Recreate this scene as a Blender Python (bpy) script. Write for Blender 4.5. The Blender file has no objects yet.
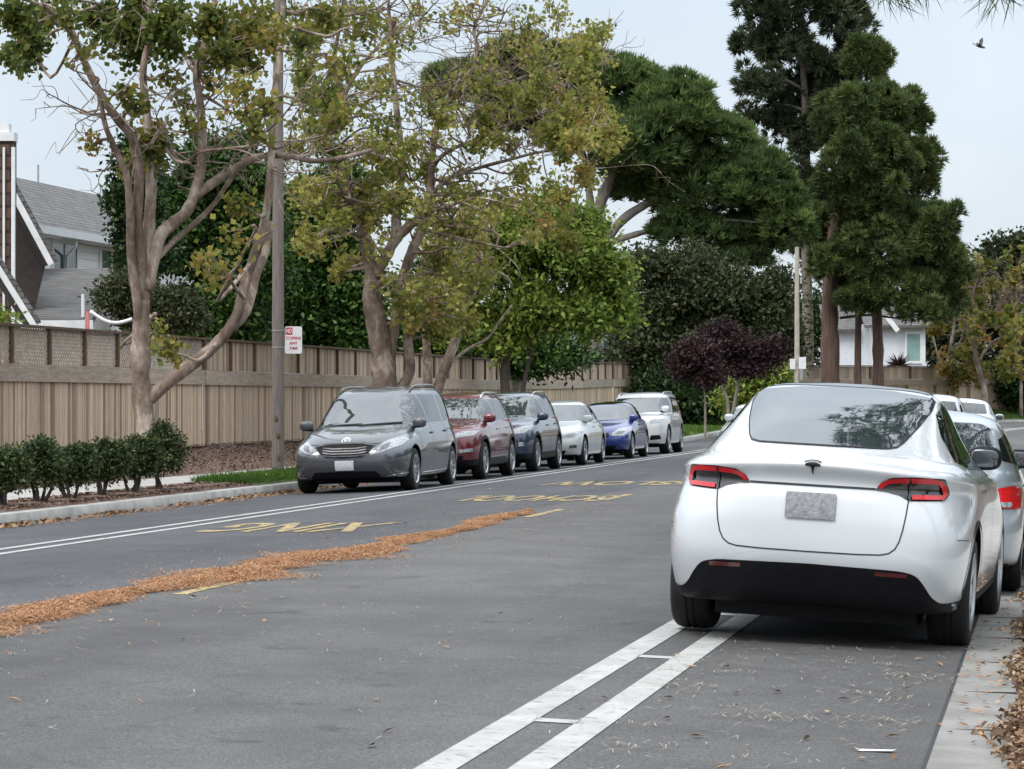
import bpy, bmesh, math, random
import numpy as np
from mathutils import Vector, Matrix
from mathutils.bvhtree import BVHTree
from mathutils.geometry import tessellate_polygon

R_ = random.Random(7)
NPR = np.random.default_rng(11)
SC = bpy.context.scene
COL = SC.collection
PI = math.pi
F_PX, HZ, CAMZ = 3000.0, 400.0, 1.49      # lens in pixels, horizon row, eye height

# ------------------------------------------------------------------ placing
TH = math.atan(543.0 / F_PX)               # heading of the street
DV = (math.sin(TH), math.cos(TH))          # along the street, away from the camera
NV = (-math.cos(TH), math.sin(TH))         # towards the far kerb
S_BEND, R_BEND = 118.0, 36.0


def sm(a, b, x):
    t = min(1.0, max(0.0, (x - a) / (b - a)))
    return t * t * (3 - 2 * t)


PROFILE = [(-30, .16), (-1.8, .12), (-.06, .09), (-.05, .085), (.10, .075), (.115, -.075), (.55, -.06), (2.5, .015), (4.5, .05), (6.7, .065),
           (9, .045), (10.4, .015), (12.0, -.04), (12.65, -.065), (12.665, .085), (12.82, .095), (13.9, .11), (15.3, .14),
           (16.9, .56), (18.0, .6), (200, .6)]


def prof(o):
    for (a, za), (b, zb) in zip(PROFILE, PROFILE[1:]):
        if a <= o <= b:
            return za + (zb - za) * (o - a) / (b - a)
    return PROFILE[0][1] if o < 0 else PROFILE[-1][1]


def rise(s):
    return .45 * sm(85, 150, s)


def gz(s, o):
    return prof(o) + rise(s)


def RP(s, o, z=None):
    """street coordinates (along, across) -> world"""
    if s <= S_BEND:
        x = s * DV[0] + o * NV[0]; y = s * DV[1] + o * NV[1]
    else:
        a = (s - S_BEND) / R_BEND
        cx = S_BEND * DV[0] - R_BEND * NV[0]; cy = S_BEND * DV[1] - R_BEND * NV[1]
        r = R_BEND + o
        x = cx + r * (math.cos(a) * NV[0] + math.sin(a) * DV[0])
        y = cy + r * (math.cos(a) * NV[1] + math.sin(a) * DV[1])
    return Vector((x, y, gz(s, o) if z is None else z))


def SO(x, y):
    return x * DV[0] + y * DV[1], x * NV[0] + y * NV[1]


def d_of(px, o):
    """distance at which the sight line through column px crosses offset o"""
    return o / (NV[0] * (px - 512) / F_PX + NV[1])


def P(px, py, D):
    return Vector(((px - 512) / F_PX * D, D, CAMZ - (py - HZ) / F_PX * D))


def G(px, D):
    """ground point in column px at distance D"""
    x = (px - 512) / F_PX * D
    s, o = SO(x, D)
    if s > S_BEND:
        return Vector((x, D, .6 + .45))
    return Vector((x, D, gz(s, o)))


# ------------------------------------------------------------------ objects
def tag(o, label=None, cat=None, group=None, kind=None):
    if label: o['label'] = label
    if cat: o['category'] = cat
    if group: o['group'] = group
    if kind: o['kind'] = kind
    return o


def thing(name, label, cat, loc=(0, 0, 0), rotz=0.0, group=None):
    o = bpy.data.objects.new(name, None)
    o.empty_display_size = .2
    COL.objects.link(o)
    o.location = loc; o.rotation_euler = (0, 0, rotz)
    return tag(o, label, cat, group)


def link(name, me, parent=None):
    o = bpy.data.objects.new(name, me)
    COL.objects.link(o)
    if parent is not None:
        o.parent = parent
    return o


def mats(me, m):
    for k in (m if isinstance(m, (list, tuple)) else [m]):
        me.materials.append(k)


def copy_tree(o, parent=None):
    c = o.copy(); COL.objects.link(c)
    c.parent = parent
    for ch in [k for k in bpy.data.objects if k.parent == o]:
        copy_tree(ch, c)
    return c


class MB:
    """collects geometry for ONE mesh"""
    def __init__(self):
        self.v, self.f, self.t, self.mi = [], [], [], []
        self.tint = 0.5; self.m = 0

    def add(self, vs, fs):
        n = len(self.v)
        self.v.extend([tuple(p) for p in vs])
        for f in fs:
            self.f.append([i + n for i in f]); self.t.append(self.tint); self.mi.append(self.m)

    def hexa(self, p):
        self.add(p, [(0, 3, 2, 1), (4, 5, 6, 7), (0, 1, 5, 4), (1, 2, 6, 5), (2, 3, 7, 6), (3, 0, 4, 7)])

    def box(self, x0, x1, y0, y1, z0, z1):
        self.hexa([(x0, y0, z0), (x1, y0, z0), (x1, y1, z0), (x0, y1, z0), (x0, y0, z1), (x1, y0, z1), (x1, y1, z1), (x0, y1, z1)])

    def sbox(self, s0, s1, o0, o1, z0, z1, lift0=0, lift1=0):
        a, b, c, d = RP(s0, o0, 0), RP(s1, o0, 0), RP(s1, o1, 0), RP(s0, o1, 0)
        self.hexa([(a.x, a.y, z0 + lift0), (d.x, d.y, z0 + lift0), (c.x, c.y, z0 + lift1), (b.x, b.y, z0 + lift1),
                   (a.x, a.y, z1 + lift0), (d.x, d.y, z1 + lift0), (c.x, c.y, z1 + lift1), (b.x, b.y, z1 + lift1)])

    def beam(self, a, b, w, h, up=(0, 0, 1)):
        a, b = Vector(a), Vector(b)
        d = (b - a).normalized(); u = Vector(up)
        s = d.cross(u)
        if s.length < 1e-4: s = Vector((1, 0, 0))
        s.normalize(); u = s.cross(d).normalized()
        s *= w / 2; u *= h / 2
        self.hexa([a - s - u, a + s - u, b + s - u, b - s - u, a - s + u, a + s + u, b + s + u, b - s + u])

    def prism(self, poly, vec):
        n = len(poly); vec = Vector(vec)
        a = [Vector(p) for p in poly]; b = [p + vec for p in a]
        self.add(a + b, [list(range(n))[::-1], list(range(n, 2 * n))] + [(i, (i + 1) % n, (i + 1) % n + n, i + n) for i in range(n)])

    def tube(self, pts, rad, sides=8, cap=True):
        pts = [Vector(p) for p in pts]
        n = len(pts)
        if not hasattr(rad, '__len__'): rad = [rad] * n
        ref = Vector((.31, .87, .2)).normalized()
        vs = []
        for i, p in enumerate(pts):
            d = (pts[min(i + 1, n - 1)] - pts[max(i - 1, 0)])
            if d.length < 1e-9: d = Vector((0, 0, 1))
            d.normalize()
            a = d.cross(ref)
            if a.length < .05: a = d.cross(Vector((1, 0, 0)))
            a.normalize(); b = d.cross(a)
            for k in range(sides):
                t = 2 * PI * k / sides
                vs.append(p + (a * math.cos(t) + b * math.sin(t)) * rad[i])
        fs = [(i * sides + k, i * sides + (k + 1) % sides, (i + 1) * sides + (k + 1) % sides, (i + 1) * sides + k) for i in range(n - 1) for k in range(sides)]
        if cap:
            fs.append(list(range(sides))[::-1]); fs.append([(n - 1) * sides + k for k in range(sides)])
        self.add(vs, fs)

    def lathe(self, prof_, sides=32, axis='y', c=(0, 0, 0)):
        """prof_: (radius, along) pairs"""
        vs = []
        for r, h in prof_:
            for k in range(sides):
                t = 2 * PI * k / sides
                p = {'y': (r * math.cos(t), h, r * math.sin(t)), 'z': (r * math.cos(t), r * math.sin(t), h), 'x': (h, r * math.cos(t), r * math.sin(t))}[axis]
                vs.append((p[0] + c[0], p[1] + c[1], p[2] + c[2]))
        n = len(prof_)
        self.add(vs, [(i * sides + k, i * sides + (k + 1) % sides, (i + 1) * sides + (k + 1) % sides, (i + 1) * sides + k) for i in range(n - 1) for k in range(sides)])

    def blob(self, c, r, e=1.0, nu=14, nv=10):
        """rounded box / ellipsoid; e < 1 is boxier"""
        c = Vector(c); vs = []
        sp = lambda v, k: math.copysign(abs(v) ** k, v)
        for i in range(nv + 1):
            ph = -PI / 2 + PI * i / nv
            for j in range(nu):
                t = 2 * PI * j / nu
                vs.append((c.x + r[0] * sp(math.cos(ph), e) * sp(math.cos(t), e), c.y + r[1] * sp(math.cos(ph), e) * sp(math.sin(t), e), c.z + r[2] * sp(math.sin(ph), e)))
        self.add(vs, [(i * nu + j, i * nu + (j + 1) % nu, (i + 1) * nu + (j + 1) % nu, (i + 1) * nu + j) for i in range(nv) for j in range(nu)])

    def build(self, name, m, parent=None, smooth=False, angle=None):
        me = bpy.data.meshes.new(name)
        me.from_pydata(self.v, [], self.f)
        mats(me, m)
        a = me.attributes.new('tint', 'FLOAT', 'FACE')
        a.data.foreach_set('value', self.t)
        me.polygons.foreach_set('material_index', self.mi)
        if smooth:
            me.polygons.foreach_set('use_smooth', [True] * len(self.f))
            if angle: me.set_sharp_from_angle(angle=math.radians(angle))
        me.validate(); me.update()
        return link(name, me, parent)


def quads(name, V, tint, m, parent=None):
    """N loose quads from an (N,4,3) array"""
    n = len(V)
    me = bpy.data.meshes.new(name)
    me.vertices.add(n * 4); me.vertices.foreach_set('co', np.ascontiguousarray(V, dtype=np.float32).ravel())
    me.loops.add(n * 4); me.loops.foreach_set('vertex_index', np.arange(n * 4, dtype=np.int32))
    me.polygons.add(n)
    me.polygons.foreach_set('loop_start', np.arange(0, n * 4, 4, dtype=np.int32))
    try: me.polygons.foreach_set('loop_total', np.full(n, 4, dtype=np.int32))
    except Exception: pass
    me.update(calc_edges=True)
    a = me.attributes.new('tint', 'FLOAT', 'FACE')
    a.data.foreach_set('value', np.clip(tint, 0, 1).astype(np.float32))
    mats(me, m)
    return link(name, me, parent)


# ------------------------------------------------------------------ materials
def nt(name):
    m = bpy.data.materials.new(name); m.use_nodes = True
    t = m.node_tree
    b = t.nodes['Principled BSDF']
    return m, t, b


def node(t, kind, **kw):
    n = t.nodes.new(kind)
    for k, v in kw.items():
        if k.startswith('i_'): n.inputs[k[2:].replace('_', ' ')].default_value = v
        else: setattr(n, k, v)
    return n


def rgba(c): return (c[0], c[1], c[2], 1.0)


def ramp(t, fac, cols, pos=None):
    r = node(t, 'ShaderNodeValToRGB')
    e = r.color_ramp.elements
    n = len(cols)
    pos = pos or [i / (n - 1) for i in range(n)]
    while len(e) < n: e.new(.5)
    for i in range(n):
        e[i].position = pos[i]; e[i].color = rgba(cols[i])
    t.links.new(fac, r.inputs['Fac'])
    return r.outputs['Color']


def noise(t, scale, detail=4, rough=.55, vec=None, dist=0):
    n = node(t, 'ShaderNodeTexNoise')
    n.inputs['Scale'].default_value = scale; n.inputs['Detail'].default_value = detail; n.inputs['Roughness'].default_value = rough
    n.inputs['Distortion'].default_value = dist
    if vec is None:
        c = node(t, 'ShaderNodeTexCoord'); vec = c.outputs['Object']
    t.links.new(vec, n.inputs['Vector'])
    return n.outputs['Fac']


def stretch(t, sx, sy, sz, rz=0.0):
    c = node(t, 'ShaderNodeTexCoord'); mp = node(t, 'ShaderNodeMapping')
    mp.inputs['Scale'].default_value = (sx, sy, sz)
    if rz: mp.vector_type = 'TEXTURE'; mp.inputs['Scale'].default_value = (1 / sx, 1 / sy, 1 / sz); mp.inputs['Rotation'].default_value = (0, 0, -rz)
    t.links.new(c.outputs['Object'], mp.inputs['Vector'])
    return mp.outputs['Vector']


def mixc(t, a, b, fac, mode='MIX'):
    m = node(t, 'ShaderNodeMix', data_type='RGBA', blend_type=mode)
    for s, v in ((m.inputs[0], fac), (m.inputs[6], a), (m.inputs[7], b)):
        if hasattr(v, 'is_linked'): t.links.new(v, s)
        elif hasattr(v, '__len__'): s.default_value = rgba(v)
        else: s.default_value = v
    return m.outputs[2]


def bump(t, b, h, strength=.3, dist=.02):
    n = node(t, 'ShaderNodeBump'); n.inputs['Strength'].default_value = strength; n.inputs['Distance'].default_value = dist
    t.links.new(h, n.inputs['Height']); t.links.new(n.outputs['Normal'], b.inputs['Normal'])


def pm(name, c1, c2=None, scale=6, rough=.6, metal=0, coat=0, ior=1.5, bumps=0, bscale=40, detail=5, tint=None, stretchv=None, spec=None):
    """plain principled surface with two noise-mixed tones"""
    m, t, b = nt(name)
    b.inputs['Roughness'].default_value = rough; b.inputs['Metallic'].default_value = metal
    b.inputs['Coat Weight'].default_value = coat; b.inputs['Coat Roughness'].default_value = .03
    b.inputs['IOR'].default_value = ior
    if spec is not None: b.inputs['Specular IOR Level'].default_value = spec
    c2 = c2 or tuple(k * .82 for k in c1)
    vec = stretch(t, *stretchv) if stretchv else None
    col = ramp(t, noise(t, scale, detail, vec=vec), [c1, c2], [.35, .68])
    if tint:
        a = node(t, 'ShaderNodeAttribute', attribute_name='tint')
        col = mixc(t, col, ramp(t, a.outputs['Fac'], tint), 1.0, 'MULTIPLY')
    t.links.new(col, b.inputs['Base Color'])
    if bumps: bump(t, b, noise(t, bscale, 6, vec=vec), bumps, .02)
    return m


def leafmat(name, cols, rough=.5, trans=.25, pos=None):
    m, t, b = nt(name)
    a = node(t, 'ShaderNodeAttribute', attribute_name='tint')
    col = ramp(t, a.outputs['Fac'], cols, pos)
    t.links.new(col, b.inputs['Base Color'])
    b.inputs['Roughness'].default_value = rough; b.inputs['Specular IOR Level'].default_value = .22
    tr = node(t, 'ShaderNodeBsdfTranslucent'); t.links.new(col, tr.inputs['Color'])
    mx = node(t, 'ShaderNodeMixShader'); mx.inputs[0].default_value = trans
    out = t.nodes['Material Output']
    t.links.new(b.outputs[0], mx.inputs[1]); t.links.new(tr.outputs[0], mx.inputs[2]); t.links.new(mx.outputs[0], out.inputs['Surface'])
    return m


def paint(name, c, metal=0.0, rough=.32):
    m, t, b = nt(name)
    col = ramp(t, noise(t, 1.7, 5), [c, tuple(k * .93 for k in c)], [.3, .75])
    t.links.new(col, b.inputs['Base Color'])
    b.inputs['Metallic'].default_value = metal; b.inputs['Roughness'].default_value = rough
    b.inputs['Coat Weight'].default_value = 1.0; b.inputs['Coat Roughness'].default_value = .035; b.inputs['Coat IOR'].default_value = 1.55
    return m


MAT = {}
MAT['black_plastic'] = pm('black_plastic', (.004, .004, .0055), (.007, .007, .009), 30, .5, spec=.2)
MAT['gloss_black'] = pm('gloss_black', (.006, .006, .007), None, 5, .08, coat=1)
MAT['rubber'] = pm('rubber', (.006, .006, .0065), (.011, .0108, .0105), 18, .8, bumps=.2, bscale=60)
MAT['well'] = pm('well', (.006, .006, .006), None, 9, .9, spec=.1)
MAT['alloy'] = pm('alloy', (.55, .56, .58), (.42, .43, .45), 20, .3, metal=.85)
MAT['dark_alloy'] = pm('dark_alloy', (.16, .165, .17), (.1, .1, .11), 20, .35, metal=.8)
MAT['chrome'] = pm('chrome', (.72, .73, .75), None, 9, .12, metal=1)
MAT['seam'] = pm('seam', (.02, .021, .023), None, 9, .7)
MAT['glass'] = pm('glass', (.008, .010, .012), (.014, .017, .019), 2.0, .02, ior=1.85)
MAT['windscreen'] = pm('windscreen', (.018, .026, .029), (.03, .04, .043), 3.0, .02, ior=2.4)
MAT['plate'] = pm('plate', (.62, .62, .64), (.5, .49, .52), 22, .45)
MAT['plate_grey'] = pm('plate_grey', (.25, .25, .27), (.14, .14, .155), 34, .45, bumps=.3, bscale=60)
MAT['lamp_red'] = pm('lamp_red', (.58, .008, .014), (.42, .006, .01), 14, .2, coat=.4)
MAT['lamp_darkred'] = pm('lamp_darkred', (.085, .004, .006), None, 14, .2, coat=1)
MAT['lamp_clear'] = pm('lamp_clear', (.40, .43, .45), (.14, .15, .16), 22, .08, coat=1)
MAT['lamp_grey'] = pm('lamp_grey', (.1, .105, .11), (.03, .03, .032), 26, .1, coat=1)
MAT['lamp_black'] = pm('lamp_black', (.02, .014, .015), (.006, .006, .007), 30, .06, coat=1)
MAT['grille_metal'] = pm('grille_metal', (.15, .15, .16), (.08, .08, .085), 12, .4, metal=.7)
MAT['mirror_face'] = pm('mirror_face', (.16, .18, .18), None, 4, .03, metal=1)  # dark reflection of the surroundings put into the mirror colour
# ------------------------------------------------------------------ cars
def pchip(K, t):
    """monotone cubic through K (n,2) at parameters t"""
    K = np.asarray(K, float); n = len(K)
    dl = np.diff(K, axis=0)
    m = np.zeros_like(K)
    for c in range(K.shape[1]):
        for i in range(1, n - 1):
            a, b = dl[i - 1, c], dl[i, c]
            m[i, c] = 0 if a * b <= 0 else 2 * a * b / (a + b)
        m[0, c], m[-1, c] = dl[0, c], dl[-1, c]
    i = np.clip(t.astype(int), 0, n - 2); u = (t - i)[:, None]
    h00 = 2 * u**3 - 3 * u**2 + 1; h10 = u**3 - 2 * u**2 + u; h01 = -2 * u**3 + 3 * u**2; h11 = u**3 - u**2
    return h00 * K[i] + h10 * m[i] + h01 * K[i + 1] + h11 * m[i + 1]


TYPES = {
 'crossover': dict(f=[(2.0, .20), (2.26, .24), (2.34, .36), (2.375, .52), (2.355, .64), (2.28, .74), (2.12, .82), (1.75, .93), (1.3, 1.03), (1.05, 1.10), (.55, 1.33), (.15, 1.49), (-.1, 1.56), (-.25, 1.60), (-.35, 1.624)],
   r=[(-2.0, .25), (-2.22, .28), (-2.315, .42), (-2.37, .60), (-2.365, .76), (-2.34, .91), (-2.305, 1.02), (-2.35, 1.122), (-2.29, 1.16), (-2.06, 1.207), (-1.55, 1.39), (-1.1, 1.51), (-.8, 1.57), (-.6, 1.605), (-.5, 1.624)],
   s=[(.78, .20), (.89, .23), (.935, .36), (.955, .55), (.96, .70), (.955, .84), (.945, .96), (.925, 1.035), (.888, 1.075), (.838, 1.12), (.735, 1.285), (.655, 1.45), (.59, 1.55), (.46, 1.602), (.1, 1.626)],
   nf=(3.6, 3.0), nr=(4.7, 3.9), ax=(1.50, -1.39), wr=.355, tw=.255, L=4.75, W=1.92, H=1.626),
 'van': dict(f=[(2.1, .20), (2.40, .22), (2.49, .32), (2.535, .46), (2.53, .58), (2.48, .70), (2.38, .82), (2.1, .94), (1.75, 1.02), (1.42, 1.08), (.9, 1.36), (.5, 1.56), (.22, 1.66), (-.2, 1.72), (-.9, 1.75)],
   r=[(-2.3, .25), (-2.47, .3), (-2.53, .42), (-2.545, .58), (-2.53, .75), (-2.51, .9), (-2.49, 1.0), (-2.47, 1.07), (-2.45, 1.11), (-2.43, 1.15), (-2.35, 1.4), (-2.25, 1.58), (-2.1, 1.68), (-1.7, 1.73), (-1.0, 1.75)],
   s=[(.85, .2), (.93, .23), (.965, .36), (.985, .54), (.992, .7), (.985, .84), (.965, .93), (.945, 1.0), (.925, 1.05), (.905, 1.1), (.83, 1.36), (.76, 1.57), (.68, 1.68), (.5, 1.725), (.1, 1.752)],
   nf=(3.3, 3.6), nr=(5, 5), ax=(1.53, -1.50), wr=.345, tw=.23, L=5.09, W=1.985, H=1.752),
 'suv': dict(f=[(1.95, .24), (2.2, .27), (2.29, .38), (2.325, .52), (2.32, .68), (2.30, .84), (2.22, .96), (1.85, 1.04), (1.4, 1.09), (1.12, 1.13), (.65, 1.38), (.32, 1.53), (.1, 1.60), (-.3, 1.65), (-.8, 1.68)],
   r=[(-2.1, .28), (-2.28, .32), (-2.315, .45), (-2.325, .6), (-2.31, .75), (-2.28, .9), (-2.25, 1.0), (-2.22, 1.07), (-2.18, 1.12), (-2.12, 1.17), (-1.95, 1.38), (-1.8, 1.52), (-1.68, 1.60), (-1.3, 1.65), (-.9, 1.68)],
   s=[(.80, .24), (.88, .27), (.905, .4), (.92, .56), (.925, .72), (.92, .86), (.905, .95), (.885, 1.01), (.87, 1.05), (.85, 1.09), (.78, 1.32), (.71, 1.49), (.63, 1.59), (.47, 1.645), (.1, 1.682)],
   nf=(4.2, 3.8), nr=(5, 4.5), ax=(1.40, -1.34), wr=.355, tw=.23, L=4.65, W=1.85, H=1.682),
 'sedan': dict(f=[(1.9, .2), (2.17, .23), (2.26, .33), (2.3, .45), (2.28, .58), (2.2, .69), (2.06, .77), (1.7, .86), (1.25, .93), (.95, .97), (.4, 1.2), (.05, 1.33), (-.15, 1.39), (-.4, 1.425), (-.6, 1.45)],
   r=[(-2.0, .25), (-2.2, .28), (-2.28, .4), (-2.3, .55), (-2.29, .7), (-2.26, .84), (-2.22, .95), (-2.1, 1.0), (-1.85, 1.02), (-1.65, 1.04), (-1.35, 1.2), (-1.1, 1.32), (-.95, 1.38), (-.8, 1.425), (-.65, 1.45)],
   s=[(.77, .2), (.86, .22), (.885, .34), (.9, .5), (.9, .64), (.89, .76), (.875, .84), (.86, .9), (.845, .93), (.83, .96), (.75, 1.14), (.67, 1.28), (.58, 1.37), (.42, 1.42), (.1, 1.452)],
   nf=(3.5, 3.4), nr=(4.2, 3.6), ax=(1.42, -1.28), wr=.325, tw=.21, L=4.6, W=1.8, H=1.452),
 'hatch': dict(f=[(1.9, .2), (2.17, .23), (2.26, .33), (2.3, .45), (2.28, .58), (2.2, .69), (2.06, .77), (1.7, .87), (1.3, .95), (1.05, 1.0), (.45, 1.24), (.1, 1.36), (-.1, 1.41), (-.35, 1.445), (-.55, 1.47)],
   r=[(-2.0, .25), (-2.2, .28), (-2.28, .4), (-2.3, .55), (-2.29, .7), (-2.26, .82), (-2.23, .9), (-2.2, .95), (-2.15, .99), (-2.05, 1.04), (-1.78, 1.2), (-1.5, 1.34), (-1.3, 1.40), (-1.0, 1.445), (-.65, 1.47)],
   s=[(.77, .2), (.86, .22), (.885, .34), (.9, .5), (.9, .64), (.89, .76), (.875, .84), (.86, .9), (.845, .94), (.83, .98), (.76, 1.16), (.69, 1.30), (.6, 1.39), (.43, 1.44), (.1, 1.472)],
   nf=(3.5, 3.4), nr=(4.6, 4.0), ax=(1.42, -1.28), wr=.325, tw=.21, L=4.6, W=1.8, H=1.472),
 'boxy': dict(f=[(2.05, .26), (2.33, .3), (2.41, .42), (2.44, .6), (2.44, .8), (2.42, .98), (2.34, 1.09), (1.95, 1.15), (1.5, 1.18), (1.2, 1.21), (.82, 1.47), (.55, 1.66), (.35, 1.75), (-.1, 1.82), (-.8, 1.85)],
   r=[(-2.2, .3), (-2.38, .34), (-2.42, .5), (-2.44, .66), (-2.43, .84), (-2.41, 1.0), (-2.4, 1.08), (-2.39, 1.14), (-2.37, 1.18), (-2.35, 1.23), (-2.28, 1.47), (-2.2, 1.65), (-2.1, 1.75), (-1.7, 1.82), (-1.0, 1.85)],
   s=[(.82, .26), (.9, .3), (.925, .45), (.94, .62), (.942, .8), (.935, .95), (.92, 1.04), (.905, 1.1), (.89, 1.14), (.875, 1.18), (.82, 1.44), (.76, 1.64), (.68, 1.75), (.5, 1.815), (.1, 1.852)],
   nf=(4.6, 4.5), nr=(6, 6), ax=(1.42, -1.37), wr=.385, tw=.25, L=4.88, W=1.885, H=1.852),
}


def body_geo(T, sc, per=4, N=96):
    K = len(T['f'])
    t = np.linspace(0, K - 1, (K - 1) * per + 1)
    f, r, s = pchip(T['f'], t), pchip(T['r'], t), pchip(T['s'], t)
    mixn = np.clip((t - 6.5) / 3.5, 0, 1); mixn = mixn * mixn * (3 - 2 * mixn)
    mixl = np.clip((t - 3.2) / 3.0, 0, 1); mixl = mixl * mixl * (3 - 2 * mixl)
    th = np.linspace(0, 2 * PI, N, endpoint=False)
    vs = []
    for i in range(len(t)):
        nf = T['nf'][0] * (1 - mixn[i]) + T['nf'][1] * mixn[i]; nr = T['nr'][0] * (1 - mixn[i]) + T['nr'][1] * mixn[i]
        nf = 6.2 * (1 - mixl[i]) + nf * mixl[i]; nr = 7.0 * (1 - mixl[i]) + nr * mixl[i]
        c, sn = np.cos(th), np.sin(th)
        n = np.where(c > 0, nf, nr)
        rho = (np.abs(c)**n + np.abs(sn)**n)**(-1 / n)
        u, v = c * rho, sn * rho
        xc, a, w = (f[i, 0] + r[i, 0]) / 2, (f[i, 0] - r[i, 0]) / 2, s[i, 0]
        ws = np.abs(v)**2 / (np.abs(u)**2 + np.abs(v)**2)
        z = s[i, 1] * ws + np.where(c > 0, f[i, 1], r[i, 1]) * (1 - ws)
        vs.append(np.stack([(xc + a * u) * sc[0], w * v * sc[1], z * sc[2]], 1))
    M = len(vs)
    V = np.concatenate(vs + [np.array([[0, 0, T['s'][0][1] * sc[2]]]), vs[-1].mean(0)[None]])
    F = [(i * N + k, i * N + (k + 1) % N, (i + 1) * N + (k + 1) % N, (i + 1) * N + k) for i in range(M - 1) for k in range(N)]
    b, tp = M * N, M * N + 1
    F += [(b, (k + 1) % N, k) for k in range(N)] + [((M - 1) * N + k, (M - 1) * N + (k + 1) % N, tp) for k in range(N)]
    return [tuple(p) for p in V], F


class Skin:
    """projects flat outlines onto a car's body"""
    def __init__(self, V, F, sc):
        self.b = BVHTree.FromPolygons(V, F); self.sc = sc
        self.V = V; self.F = F
        self.vn = [Vector((0, 0, 0)) for _ in V]
        for f in F:
            a, b, c = (Vector(V[f[k]]) for k in (0, 1, 2))
            n = (b - a).cross(c - a)
            for i in f: self.vn[i] += n
        for n in self.vn:
            if n.length > 0: n.normalize()

    def hit(self, u, v, kind, off):
        sx, sy, sz = self.sc
        if kind == 'front': o, d = (9, u * sy, v * sz), (-1, 0, 0)
        elif kind == 'rear': o, d = (-9, u * sy, v * sz), (1, 0, 0)
        elif kind == 'left': o, d = (u * sx, 9, v * sz), (0, -1, 0)
        elif kind == 'right': o, d = (u * sx, -9, v * sz), (0, 1, 0)
        else: o, d = (u * sx, v * sy, 9), (0, 0, -1)
        loc, nrm, idx, _ = self.b.ray_cast(Vector(o), Vector(d))
        for j in range(4):
            if loc is not None: break
            jv = Vector((.0007 * (j + 1), .0005 * (j + 1), -.0006 * (j + 1)))
            loc, nrm, idx, _ = self.b.ray_cast(Vector(o) + jv, Vector(d))
        if loc is None:
            o2 = Vector(o) + Vector(d) * (8.2 if kind in ('front', 'rear') else 8.2)
            loc, nrm, idx, _ = self.b.find_nearest(o2)
        f = self.F[idx]
        n = Vector((0, 0, 0))
        for i in f:
            n += self.vn[i] / ((Vector(self.V[i]) - loc).length + .002)
        if n.length < 1e-6: n = nrm
        n.normalize()
        return loc + n * off

    def patch(self, mb, poly, kind, off=.004, step=.05):
        tri = tessellate_polygon([[Vector((p[0], p[1], 0)) for p in poly]])
        bm = bmesh.new()
        vv = [bm.verts.new((p[0], p[1], 0)) for p in poly]
        for t in tri:
            try: bm.faces.new([vv[i] for i in t])
            except ValueError: pass
        for ax in (0, 1):
            lo, hi = min(p[ax] for p in poly), max(p[ax] for p in poly)
            n = int((hi - lo) / step)
            for k in range(1, n + 1):
                co = [0, 0, 0]; no = [0, 0, 0]; co[ax] = lo + (hi - lo) * k / (n + 1); no[ax] = 1
                bmesh.ops.bisect_plane(bm, geom=bm.verts[:] + bm.edges[:] + bm.faces[:], dist=1e-5, plane_co=co, plane_no=no)
        bm.verts.index_update()
        vs = [self.hit(v.co.x, v.co.y, kind, off) for v in bm.verts]
        mb.add(vs, [[v.index for v in f.verts] for f in bm.faces])
        bm.free()

    def strip(self, mb, pts, w, kind, off=.005, res=.04, closed=False):
        pts = [Vector((p[0], p[1])) for p in pts]
        if closed: pts.append(pts[0])
        q = [pts[0]]
        for a, b in zip(pts, pts[1:]):
            n = max(1, int((b - a).length / res))
            q += [a.lerp(b, k / n) for k in range(1, n + 1)]
        L, Rr = [], []
        for i, p in enumerate(q):
            d = q[min(i + 1, len(q) - 1)] - q[max(i - 1, 0)]
            if d.length < 1e-9: d = Vector((1, 0))
            d.normalize(); n = Vector((-d.y, d.x)) * w / 2
            L.append(self.hit(p.x + n.x, p.y + n.y, kind, off)); Rr.append(self.hit(p.x - n.x, p.y - n.y, kind, off))
        k = len(q)
        mb.add(L + Rr, [(i, i + 1, k + i + 1, k + i) for i in range(k - 1)])


def soften(poly, r=.03, n=4):
    """round every corner of an outline"""
    out = []
    m = len(poly)
    for i in range(m):
        a, b, c = Vector(poly[i - 1]), Vector(poly[i]), Vector(poly[(i + 1) % m])
        p = b + (a - b).normalized() * min(r, (a - b).length * .45); q = b + (c - b).normalized() * min(r, (c - b).length * .45)
        for k in range(n + 1):
            t = k / n
            out.append(tuple(p * (1 - t)**2 + b * 2 * t * (1 - t) + q * t * t))
    return out


def mir(half):
    """half outline from centre bottom to centre top -> whole"""
    return list(half) + [(-u, v) for u, v in reversed(half) if abs(u) > 1e-6]


def neg(poly): return [(-u, v) for u, v in poly]


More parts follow.
